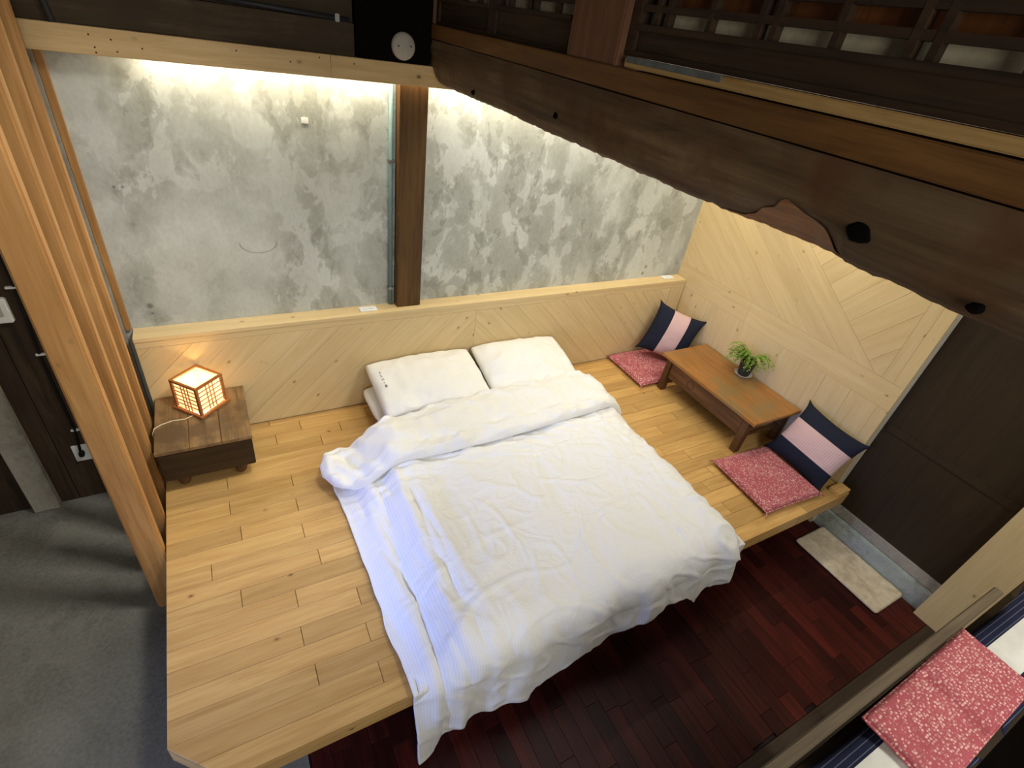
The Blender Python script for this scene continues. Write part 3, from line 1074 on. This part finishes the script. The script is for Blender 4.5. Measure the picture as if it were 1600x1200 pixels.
p2 = thing('pillow', 'plump plain white pillow resting beside the printed pillow', 'pillow', (2.365, -0.257, 0.290), basis=tilt(0, -0.03, 0.22), group='white bed pillows')
pillow('pillow_body', M['linen_plain'], pillow_surface(0.75, 0.52, 0.20, 0.03, 0.46, 6.0, 0.016, rc=0.07), parent=p2)
pl3 = thing('pillow', 'white pillow lying flat beneath the plain upper pillow', 'pillow', (2.35, -0.215, 0.146), 0.0, group='white bed pillows')
pillow('pillow_body', M['linen_plain'], pillow_surface(0.74, 0.40, 0.082, 0.04, 0.28, 12.0), parent=pl3, n=24)

# duvet
dv = thing('duvet', 'large white satin-striped duvet with its top edge turned back', 'duvet', (1.92, -1.3, 0.0))
ZD = 0.212
hem = [(0.80, -0.28), (0.88, -0.38), (0.96, -0.40), (1.05, -0.32), (1.2, -0.25), (1.33, -0.225), (1.41, -0.235), (1.47, -0.16), (1.7, -0.10), (1.83, -0.115), (1.90, -0.06), (2.25, -0.04), (2.40, -0.06), (2.50, -0.16), (2.60, -0.09), (2.8, -0.09), (2.9, -0.14), (2.98, -0.08)]
YE = -1.93


def prof(x, y):
    lw = 0.38 + 0.05 * noise.noise((y * 2.0, 5, 1))
    l_ = smooth((x - XL_) / lw) ** 0.85
    r_ = smooth((XRR - x) / 0.26) ** 0.75
    return l_ * r_


def crease(x, y, s, th, p=1.0):
    """narrow raised lines"""
    return max(0.0, (1 - abs(noise.noise((x, y, s)) * 2.2) - th) / (1 - th)) ** p


def duvet_fn(u, v):
    # u across, v from under the fold to the hem
    VB = 0.70
    y_ = -0.60 + (YE + 0.60) * min(1.0, v / VB)
    wob = 0.022 * noise.noise((y_ * 3.1, 2.2, 0)) + 0.014 * noise.noise((y_ * 8, 4.2, 0))
    xl = XL_ + wob + 0.02 * math.sin(y_ * 2.2)
    xr_ = XRR + 0.016 * noise.noise((y_ * 3.7, 9.2, 0))
    x = xl + (xr_ - xl) * u
    P = prof(x, y_)
    z_top = 0.012 + ZD * P
    if v <= VB:
        y, z = y_, z_top
        hang = 0.0
    else:
        t = (v - VB) / (1 - VB)
        zh = interp(x, hem)
        rad = 0.07 + 0.09 * P
        # quarter turn over the edge, then straight down
        arc = rad * math.pi / 2
        fall = max(0.05, (z_top - rad) - zh)
        sdist = t * (arc + fall)
        if sdist < arc:
            a_ = sdist / rad
            y = YE - rad * math.sin(a_)
            z = z_top - rad * (1 - math.cos(a_))
        else:
            y = YE - rad - 0.03 * (sdist - arc) / max(fall, 0.05)
            z = z_top - rad - (sdist - arc)
        if u < 0.5:
            y = min(y, y + 0)  # the side drop keeps its own line
        hang = t
    d = 0.0
    d += 0.014 * noise.noise((x * 2.6, y * 2.6, 1.3))
    wx, wy = 0.35 * noise.noise((x * 2.5, y * 2.5, 51)), 0.35 * noise.noise((x * 2.5, y * 2.5, 57))
    # soft crumple
    d += 0.006 * noise.noise((x * 7 + wx * 4, y * 6 + wy * 4, 2.3))
    d += 0.0035 * noise.noise((x * 15 + wx * 9, y * 13 + wy * 9, 3.3))
    # creases running across and along the bed
    d += 0.0065 * crease(x * 2.4 + y * 1.5 + wx, y * 3.6 - x * 1.0 + wy, 11, 0.72)
    d += 0.005 * crease(x * 4.4 - y * 1.4 + wx * 2, y * 2.4 + x * 1.8, 17, 0.74)
    d += 0.0035 * crease(x * 7.0 + y * 3.0 + wx * 3, y * 7.5 - x * 3.0 + wy * 3, 23, 0.7)
    # long folds on the left slope
    sl_ = math.exp(-((x - 1.05) / 0.17) ** 2)
    fx = x + 0.05 * noise.noise((x * 3, y * 1.6, 61)) + 0.03 * y
    d += sl_ * 0.050 * (crease(fx * 5.5, y * 0.8, 7, -0.1, 1.2) - 0.4)
    d += sl_ * 0.042 * noise.noise((fx * 15.0, y * 1.9, 9))
    d += sl_ * 0.022 * noise.noise((fx * 30 + y * 3, y * 5, 10))
    # creases on the right shoulder
    sr = math.exp(-((x - 2.72) / 0.15) ** 2)
    d += sr * 0.016 * crease(x * 7 - y * 3.0 + wx * 3, y * 5.0 + x * 3, 5, 0.5, 1.2)
    d += sr * 0.009 * noise.noise((x * 20, y * 14, 6))
    # tight creases below the fold
    tf = math.exp(-((y + 0.95) / 0.13) ** 2)
    d += tf * 0.016 * crease(x * 2.6 + wx, y * 13 + x * 3.0, 21, 0.45)
    if hang > 0:
        amp = smooth((hang - 0.1) / 0.7)
        pl_ = noise.noise((x * 4.5, z * 1.0, 13)) + 0.25 * noise.noise((x * 11, z * 1.5, 15))
        y -= amp * (0.012 + 0.05 * pl_) - 0.02 * amp
        y -= 0.25 * d + 0.007 * crease(x * 6 + z * 6, z * 6 - x * 2, 35, 0.5) * smooth(hang / 0.3)
        x += amp * 0.015 * noise.noise((x * 5, z * 3, 31))
        if x < 1.15:
            k_ = (1.15 - x) / 0.3
            y -= amp * 0.09 * max(0, k_) * (0.25 + crease(x * 6, z * 1.5, 77, 0.2))
        y = min(y, -2.012)  if z < 0.02 else y
    z += d * (0.35 + 0.65 * min(1.0, P * 2.5)) * (1 - 0.8 * min(1.0, hang * 2))
    if hang == 0:
        z = max(z, 0.006)
    return (x, y, z)


do = MB().grid(duvet_fn, 300, 320, flip=True).build('cover', M['linen'], dv, smooth=True)
sm = do.modifiers.new('cloth thickness', 'SOLIDIFY')
sm.thickness = 0.012
sm.offset = 1.0

top_pts = [(0.79, -0.58), (0.9, -0.56), (1.01, -0.565), (1.27, -0.55), (1.98, -0.46), (2.5, -0.46), (2.7, -0.47), (2.88, -0.53), (2.97, -0.60)]
bot_pts = [(0.79, -0.80), (0.86, -0.86), (1.0, -0.91), (1.2, -0.915), (1.5, -0.93), (2.05, -0.915), (2.66, -0.875), (2.85, -0.85), (2.97, -0.78)]


def fold_fn(u, v):
    x = 0.785 + (2.975 - 0.785) * u
    ya, yb = interp(x, top_pts), interp(x, bot_pts)
    yc, hw = (ya + yb) / 2, (ya - yb) / 2
    P = prof(max(x, XL_ + 0.06), -0.75)
    zb = 0.012 + ZD * P
    endl = smooth(min((x - 0.785) / 0.05, (2.975 - x) / 0.05) + 0.12)
    a = 2 * math.pi * v
    hh = (0.042 + 0.012 * noise.noise((x * 3, 1, 1)))
    cy, cz = math.cos(a), math.sin(a)
    sy = math.copysign(abs(cy) ** 0.62, cy)
    szz = math.copysign(abs(cz) ** 0.75, cz)
    y = yc + hw * sy * (0.35 + 0.65 * endl)
    lift = 0.045 * math.exp(-((x - 0.85) / 0.12) ** 2)
    z = zb + hh + 0.006 + lift + hh * szz * (0.4 + 0.6 * endl) * (1.25 if szz > 0 else 0.8)
    if szz > 0:
        t = (y - yb) / max(ya - yb, 1e-3)
        q = x * 7 + t * 2.2
        d = 0.010 * noise.noise((x * 3, y * 5, 41)) + 0.006 * noise.noise((q * 1.6, y * 14 + x * 6, 43))
        d += 0.018 * crease(x * 2.4 - y * 4, y * 8 + x * 2.2, 45, 0.6) + 0.012 * crease(x * 4.4 + y * 2, y * 11 - x * 4, 47, 0.6)
        d += 0.003 * noise.noise((x * 18, y * 22, 49))
        # strong pleats towards the left end
        le = math.exp(-((x - 0.98) / 0.16) ** 2)
        d += le * 0.011 * math.sin(x * 60 + y * 26 + 3 * noise.noise((x * 5, y * 5, 3)))
        # a valley between the two turned layers
        d -= 0.016 * math.exp(-((t - 0.24 - 0.06 * noise.noise((x * 3, 0, 2))) / 0.05) ** 2) * smooth((x - 1.1) / 0.3)
        z += d * min(1.0, szz * 3) * endl
    x += 0.01 * noise.noise((y * 9, z * 6, 3)) * (1 if u < 0.1 or u > 0.9 else 0.3)
    return (x, y, z)


fmb = MB().grid(fold_fn, 240, 56, flip=False)
n0 = 241
fmb.f.append(tuple(j * n0 for j in range(56)))
fmb.f.append(tuple(j * n0 + 240 for j in reversed(range(56))))
fmb.build('turned_back_edge', M['linen'], dv, weld=True, smooth=True)

# ================================================================== CUSHIONS
def zabuton(name, label, loc, rz, w_, d_, h_, mat, group=None, basis=None, tassel=True, sag=0.0):
    t = thing(name, label, 'floor cushion', loc, rz, group, basis=basis)
    f = pillow_surface(w_, d_, h_, 0.015, 0.16, random.uniform(0, 50), 0.003)

    def g(u, v, s):
        x, y, z = f(u, v, s)
        if sag:
            z -= sag * math.exp(-((x + 0.01) / 0.011) ** 2) * (1 if s > 0 else 0) * (1 - (2 * v - 1) ** 8)
        return (x, y, z + h_ / 2)
    pillow('pad', mat, g, 48, t)
    # piped seam round the edge
    pts = []
    for k in range(49):
        q = k / 48 * 4
        s_, fr = int(q) % 4, q - int(q)
        uv = ((fr, 0), (1, fr), (1 - fr, 1), (0, 1 - fr))[s_] if q < 4 else (0, 0)
        pts.append(g(uv[0], uv[1], 1))
    MB().tube(pts, 0.004, 6, cap=False).build('piping', mat, t, local=True, smooth=True)
    if tassel:
        for sx in (-1, 1):
            for sy in (-1, 1):
                cx, cy = sx * w_ / 2 * 0.99, sy * d_ / 2 * 0.99
                MB().tube([(cx, cy, h_ / 2), (cx + sx * 0.012, cy + sy * 0.012, h_ / 2 - 0.004), (cx + sx * 0.02, cy + sy * 0.02, h_ / 2 - 0.012)], [0.004, 0.006, 0.003], 6).build('tassel', mat, t, local=True)
    return t


zabuton('seat_cushion', 'pink speckled floor cushion in the corner beside the low table', (3.685, -0.25, 0.0005), 0.0, 0.54, 0.475, 0.062, M['zabuton'], 'pink floor cushions on the platform')
zabuton('seat_cushion', 'pink speckled floor cushion at the open end of the platform', (3.575, -1.672, 0.0005), -0.05, 0.54, 0.50, 0.062, M['zabuton'], 'pink floor cushions on the platform')


def throw_cushion(label, loc, basis, w_, d_, h_, band_axis, mats, group, band=0.36, seed=0.0, tip=0.07):
    t = thing('throw_cushion', label, 'cushion', loc, group=group, basis=basis)
    f = pillow_surface(w_, d_, h_, 0.09, 0.5, seed, 0.005, tip)
    lo, hi = 0.5 - band / 2 + 0.01, 0.5 + band / 2 + 0.01
    n = 48
    lo, hi = round(lo * n) / n, round(hi * n) / n
    inb = (lambda u, v: lo < u < hi) if band_axis == 0 else (lambda u, v: lo < v < hi)
    pillow('cover', mats[0], f, n, t, keep=lambda u, v: not inb(u, v))
    b = pillow('band', mats[1], f, n, t, keep=inb)
    b['label'] = 'pale woven band'
    return t


# cushion leaning on the pine wall in the corner; its band runs up and down
throw_cushion('navy cushion with upright pale pink band leaning in the pine corner', (3.875, -0.222, 0.312), ((0.72, -0.66, -0.22), (0.32, 0.02, 0.93)), 0.43, 0.45, 0.19, 0, (M['navy'], M['checked']), 'navy throw cushions on the platform', 0.36, 2.0)
# cushion leaning on the pine wall at the open end; its band runs lengthwise
throw_cushion('navy cushion with lengthwise pale pink band leaning at the platform end', (3.955, -1.69, 0.225), ((0.03, -0.98, -0.08), (0.52, -0.03, 0.84)), 0.47, 0.44, 0.20, 1, (M['navy'], M['checked']), 'navy throw cushions on the platform', 0.40, 8.0)

# ================================================================== NIGHTSTAND AND LANTERN
ns = thing('low_chest', 'low dark wooden chest on short feet holding the lantern', 'chest', (0.243, -0.252, 0.0))
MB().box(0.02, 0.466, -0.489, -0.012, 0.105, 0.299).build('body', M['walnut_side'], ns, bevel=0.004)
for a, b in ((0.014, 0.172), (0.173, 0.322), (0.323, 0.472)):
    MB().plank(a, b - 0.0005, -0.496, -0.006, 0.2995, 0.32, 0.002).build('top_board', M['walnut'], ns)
for (x, y) in ((0.10, -0.41), (0.385, -0.41), (0.10, -0.09), (0.385, -0.09)):
    MB().lathe([(0.012, 0.0), (0.026, 0.012), (0.034, 0.04), (0.03, 0.062), (0.018, 0.075), (0.022, 0.085), (0.04, 0.105)], x, y, 12).build('foot', M['table_side'], ns, smooth=True)
    MB().box(x - 0.05, x + 0.05, y - 0.012, y + 0.012, 0.086, 0.104).build('bracket', M['table_side'], ns, bevel=0.004)

lp = thing('paper_lantern', 'glowing square paper lantern with brown wooden lattice', 'lamp', (0.25, -0.137, 0.32), math.radians(42))
H, S = 0.20, 0.084
MB().box(-0.1, 0.1, -0.1, 0.1, 0.0005, 0.003).build('base_board', M['walnut_side'], lp, local=True)
for s_ in (-1, 1):
    MB().box(-0.104, 0.104, s_ * 0.094 - 0.009, s_ * 0.094 + 0.009, 0.003, 0.018).build('base_rail', M['lampwood'], lp, local=True, bevel=0.002)
    MB().box(s_ * 0.094 - 0.009, s_ * 0.094 + 0.009, -0.0845, 0.0845, 0.003, 0.018).build('base_rail', M['lampwood'], lp, local=True, bevel=0.002)
    MB().box(-0.093, 0.093, s_ * 0.0855 - 0.0075, s_ * 0.0855 + 0.0075, H - 0.014, H).build('top_rail', M['lampwood'], lp, local=True, bevel=0.0015)
    MB().box(s_ * 0.0855 - 0.0075, s_ * 0.0855 + 0.0075, -0.0775, 0.0775, H - 0.014, H).build('top_rail', M['lampwood'], lp, local=True, bevel=0.0015)
    for t_ in (-1, 1):
        MB().box(s_ * 0.0845 - 0.0075, s_ * 0.0845 + 0.0075, t_ * 0.0845 - 0.0075, t_ * 0.0845 + 0.0075, 0.0185, H - 0.0145).build('corner_post', M['lampwood'], lp, local=True, bevel=0.001)
MB().box(-0.077, 0.077, -0.077, 0.077, H - 0.010, H - 0.008).build('top_paper', M['lamptop'], lp, local=True)
for k_ in range(4):
    c_, s_ = math.cos(k_ * math.pi / 2), math.sin(k_ * math.pi / 2)
    Rk = Matrix.Rotation(k_ * math.pi / 2, 4, 'Z')
    MB().box(-0.0765, 0.0765, -0.0805, -0.0795, 0.019, H - 0.015).build('paper_panel', M['lampaper'], lp, matrix=Rk)
    for q in range(1, 6):
        z = 0.019 + (H - 0.034) * q / 6
        MB().box(-0.0765, 0.0765, -0.0865, -0.0815, z - 0.0013, z + 0.0013).build('lattice_bar', M['lampwood'], lp, matrix=Rk)
    for x in (-0.022, 0.0, 0.022):
        MB().box(x - 0.0014, x + 0.0014, -0.0885, -0.0835, 0.0188, H - 0.0147).build('lattice_bar', M['lampwood'], lp, matrix=Rk)
ld = bpy.data.lights.new('lantern_bulb_light', 'POINT')
ld.energy = 15.0
ld.color = (1.0, 0.90, 0.70)
ld.shadow_soft_size = 0.015
lo_ = bpy.data.objects.new('lantern_bulb_light', ld)
COL.objects.link(lo_)
lo_.location = (0.25, -0.137, 0.32 + 0.1)
pts = [(0.205, -0.225, 0.3235), (0.16, -0.25, 0.3235), (0.1, -0.245, 0.3235), (0.05, -0.262, 0.3235), (0.016, -0.285, 0.3225), (0.004, -0.30, 0.30), (0.0025, -0.31, 0.2), (0.004, -0.32, 0.05)]
cdr = MB().tube(pts, 0.003, 8).build('lamp_cord', M['cord'], smooth=True)
tag(cdr, 'thin pale lamp cord trailing off the chest from the lantern', 'cord')

# ================================================================== LOW TABLE AND FERN
tx0, tx1, ty0, ty1, tz = 3.565, 4.088, -1.435, -0.455, 0.32
tt = thing('low_table', 'low worn brown table with a drawer beside the pine wall', 'table', (3.83, -0.945, 0.0))
MB().box(tx0, tx1, ty0, ty1, tz - 0.024, tz).build('table_top', M['table'], tt, bevel=0.003)
for sx, x in ((-1, tx0 + 0.055), (1, tx1 - 0.055)):
    for sy, y in ((-1, ty0 + 0.08), (1, ty1 - 0.08)):
        mb = MB()
        w2 = 0.027
        dx, dy = sx * 0.012, 0.0
        mb.v += [(x + dx - w2, y + dy - w2, 0.0), (x + dx + w2, y + dy - w2, 0.0), (x + dx - w2, y + dy + w2, 0.0), (x + dx + w2, y + dy + w2, 0.0),
                 (x - w2, y - w2, tz - 0.0245), (x + w2, y - w2, tz - 0.0245), (x - w2, y + w2, tz - 0.0245), (x + w2, y + w2, tz - 0.0245)]
        mb.f += [(0, 2, 3, 1), (4, 5, 7, 6), (0, 1, 5, 4), (2, 6, 7, 3), (0, 4, 6, 2), (1, 3, 7, 5)]
        mb.build('leg', M['table_side'], tt, bevel=0.003)
dwr = MB().box(tx0 + 0.035, tx0 + 0.06, ty0 + 0.112, ty1 - 0.112, 0.135, 0.276).build('drawer_front', M['table_side'], tt, bevel=0.003)
ringm = MB()
rp = [(tx0 + 0.0345, -0.80 + 0.033 * math.cos(2 * math.pi * q / 24), 0.215 + 0.033 * math.sin(2 * math.pi * q / 24)) for q in range(25)]
ro = ringm.tube(rp, 0.0022, 6, cap=False).build('ring_mark', M['ring'], dwr, smooth=True, local=True)
ro.data.transform(Matrix.Translation(-Vector(tt.location)))
MB().box(tx0 + 0.062, tx1 - 0.09, ty0 + 0.12, ty1 - 0.12, 0.14, 0.27).build('drawer_box', M['table_side'], tt)
for y in (ty0 + 0.08, ty1 - 0.08):
    MB().box(tx0 + 0.083, tx1 - 0.083, y - 0.01, y + 0.01, 0.215, 0.2955).build('end_apron', M['table_side'], tt, bevel=0.002)
    MB().box(tx0 + 0.082, tx1 - 0.082, y - 0.011, y + 0.011, 0.13, 0.155).build('stretcher', M['table_side'], tt, bevel=0.002)
MB().box(tx1 - 0.075, tx1 - 0.05, ty0 + 0.11, ty1 - 0.11, 0.135, 0.2955).build('rear_apron', M['table_side'], tt, bevel=0.002)

px, py = 4.015, -0.925
sc = thing('plant_saucer', 'white eight-sided saucer under the black plant pot', 'saucer', (px, py, tz))
MB().lathe([(0.052, tz + 0.0005), (0.069, tz + 0.014), (0.073, tz + 0.016), (0.069, tz + 0.016), (0.056, tz + 0.006), (0.01, tz + 0.005)], px, py, 8, math.pi / 8).build('dish', M['ceramic'], sc)
fp = thing('potted_fern', 'small feathery fern in a black pot on the low table', 'potted plant', (px, py, tz + 0.006))
MB().lathe([(0.042, tz + 0.0065), (0.046, tz + 0.01), (0.060, tz + 0.118), (0.064, tz + 0.12), (0.064, tz + 0.134), (0.058, tz + 0.134), (0.055, tz + 0.118)], px, py, 8, math.pi / 8).build('pot', M['pot'], fp, bevel=0.001)
MB().lathe([(0.03, tz + 0.114), (0.054, tz + 0.116), (0.03, tz + 0.122), (0.005, tz + 0.124)], px, py, 12).build('soil', M['soil'], fp)
rnd = random.Random(5)
zp = tz + 0.12
for i in range(22):
    a = i * 2.399 + rnd.uniform(-0.3, 0.3)
    if math.cos(a) > 0.2:                       # the wall is close on that side
        a = math.pi - a
    L = rnd.uniform(0.10, 0.19)
    up = rnd.uniform(0.06, 0.13)
    if i in (0, 5, 9):
        a, L, up = (-1.75, 1.75, -1.45)[(0, 5, 9).index(i)], 0.20, 0.13
    pts = []
    for q in range(9):
        t = q / 8
        r_ = L * (t ** 1.1)
        z = zp + up * math.sin(t * 2.3) * 1.1 - 0.05 * t * t
        wv = 0.008 * math.sin(t * 5 + i)
        pts.append((px + r_ * math.cos(a) - wv * math.sin(a), py + r_ * math.sin(a) + wv * math.cos(a), z))
    fr = MB().tube(pts, [0.0012 - 0.0008 * q / 8 for q in range(9)], 4).build('frond_stem', M['stem'], fp)
    lf_ = MB()
    for q in range(26):
        t = 0.22 + 0.78 * q / 25
        s_ = t * 8
        i0 = min(int(s_), 7)
        p = Vector(pts[i0]).lerp(Vector(pts[i0 + 1]), s_ - i0)
        d = (Vector(pts[i0 + 1]) - Vector(pts[i0])).normalized()
        for sd_ in (-1, 1):
            side = Vector((-math.sin(a), math.cos(a), 0)) * sd_
            off = side * rnd.uniform(0.004, 0.022) * (1.2 - 0.7 * t) + Vector((0, 0, rnd.uniform(-0.008, 0.006)))
            c_ = p + off
            if c_.x > XR - 0.012:
                continue
            sz = rnd.uniform(0.009, 0.015)
            ax = (side + d * rnd.uniform(-0.3, 0.7) + Vector((0, 0, rnd.uniform(-0.5, 0.1)))).normalized()
            nb = Vector((rnd.uniform(-0.4, 0.4), rnd.uniform(-0.4, 0.4), 1)).cross(ax).normalized()
            b = len(lf_.v)
            for (e, g_) in ((0, 0), (0.6, -0.5), (1.0, -0.35), (1.1, 0.1), (0.95, 0.45), (0.5, 0.5)):
                lf_.v.append(tuple(c_ + ax * sz * e + nb * sz * g_ + Vector((0, 0, -0.002 * e * e))))
            lf_.f += [(b, b + 1, b + 2, b + 3), (b, b + 3, b + 4, b + 5)]
    lo2 = lf_.build('frond_leaves', M['leaf'], fr, local=True)
    lo2.data.transform(Matrix.Translation(-Vector(fp.location)))

# ================================================================== BATH MAT
bm_ = thing('bath_mat', 'beige plush bath mat folded double on the dark red floor', 'mat', (3.99, -2.285, FZ))


def mat_fn(u, v, side):
    a, b = 2 * u - 1, 2 * v - 1
    rr = 0.09
    x = a * 0.172
    y = b * 0.315
    ex = (max(0, abs(a) - (1 - rr * 1.9)) / (rr * 1.9))
    ey = (max(0, abs(b) - (1 - rr)) / rr)
    q = math.hypot(ex, ey)
    if q > 1:
        k_ = 1 / q
        x = math.copysign((1 - rr * 1.9 + rr * 1.9 * ex * k_) * 0.172, a)
        y = math.copysign((1 - rr + rr * ey * k_) * 0.315, b)
        q = 1
    z = 0.0105 + side * 0.009 * (1 - q ** 6) ** 0.5
    if side > 0:
        z += 0.006 * smooth((0.02 - y + 0.1 * x) / 0.02) * (1 - q ** 4) + 0.003 * noise.noise((x * 22, y * 22, 1)) * (1 - q ** 4)
    return (x, y, z + 0.0015)


mbm = MB()
mbm.grid(lambda u, v: mat_fn(u, v, 1), 36, 60)
mbm.grid(lambda u, v: mat_fn(u, v, -1), 36, 60, flip=True)
mbm.build('mat_body', M['mat'], bm_, local=True, weld=True, smooth=True)

# ================================================================== RAIL, BENCH AND CUSHIONS BELOW THE CAMERA
rl = thing('rail_panel', 'grey-brown wooden rail panel in front of the cushions', 'rail', (1.9, -2.89, FZ))
MB().box(1.25, 2.52, -2.930, -2.902, 1.05, 1.10).build('top_rail', M['rail'], rl, bevel=0.003)
MB().box(1.25, 1.30, -2.928, -2.904, FZ + 0.004, 1.049).build('upright', M['rail'], rl, bevel=0.002)
MB().box(2.46, 2.515, -2.928, -2.904, FZ + 0.004, 1.049).build('upright', M['rail'], rl, bevel=0.002)
MB().box(1.301, 2.459, -2.922, -2.910, FZ + 0.004, 1.049).build('panel', M['darkfloor'], rl)
bn = thing('narrow_bench', 'narrow dark wooden bench holding the striped cushions', 'bench', (2.0, -3.05, FZ))
MB().box(1.25, 3.0, -3.150, -2.935, 0.965, 0.998).build('seat_board', M['walnut_side'], bn, bevel=0.003)
for x in (1.32, 2.9):
    MB().box(x - 0.03, x + 0.03, -3.12, -2.94, FZ - 0.03, 0.9645).build('leg', M['walnut_side'], bn, bevel=0.003)
throw_cushion('navy pinstriped cushion with white band, partly under the rose pad', (1.71, -3.045, 1.034), ((1, 0.0, 0), (0, 1, 0.0)), 0.46, 0.19, 0.07, 1, (M['navy_pin'], M['white_weave']), 'pinstriped bench cushions', 0.42, 21.0, 0.06)
throw_cushion('navy pinstriped cushion with white band at the far bench end', (2.40, -3.045, 1.034), ((1, -0.02, 0), (0.02, 1, 0.0)), 0.62, 0.20, 0.07, 1, (M['navy_pin'], M['white_weave']), 'pinstriped bench cushions', 0.42, 27.0, 0.06)
zabuton('seat_pad', 'rose speckled seat pad with a middle crease on the bench', (1.972, -3.03, 1.066), 0.02, 0.55, 0.18, 0.04, M['zabuton_big'], None, tassel=False, sag=0.026)
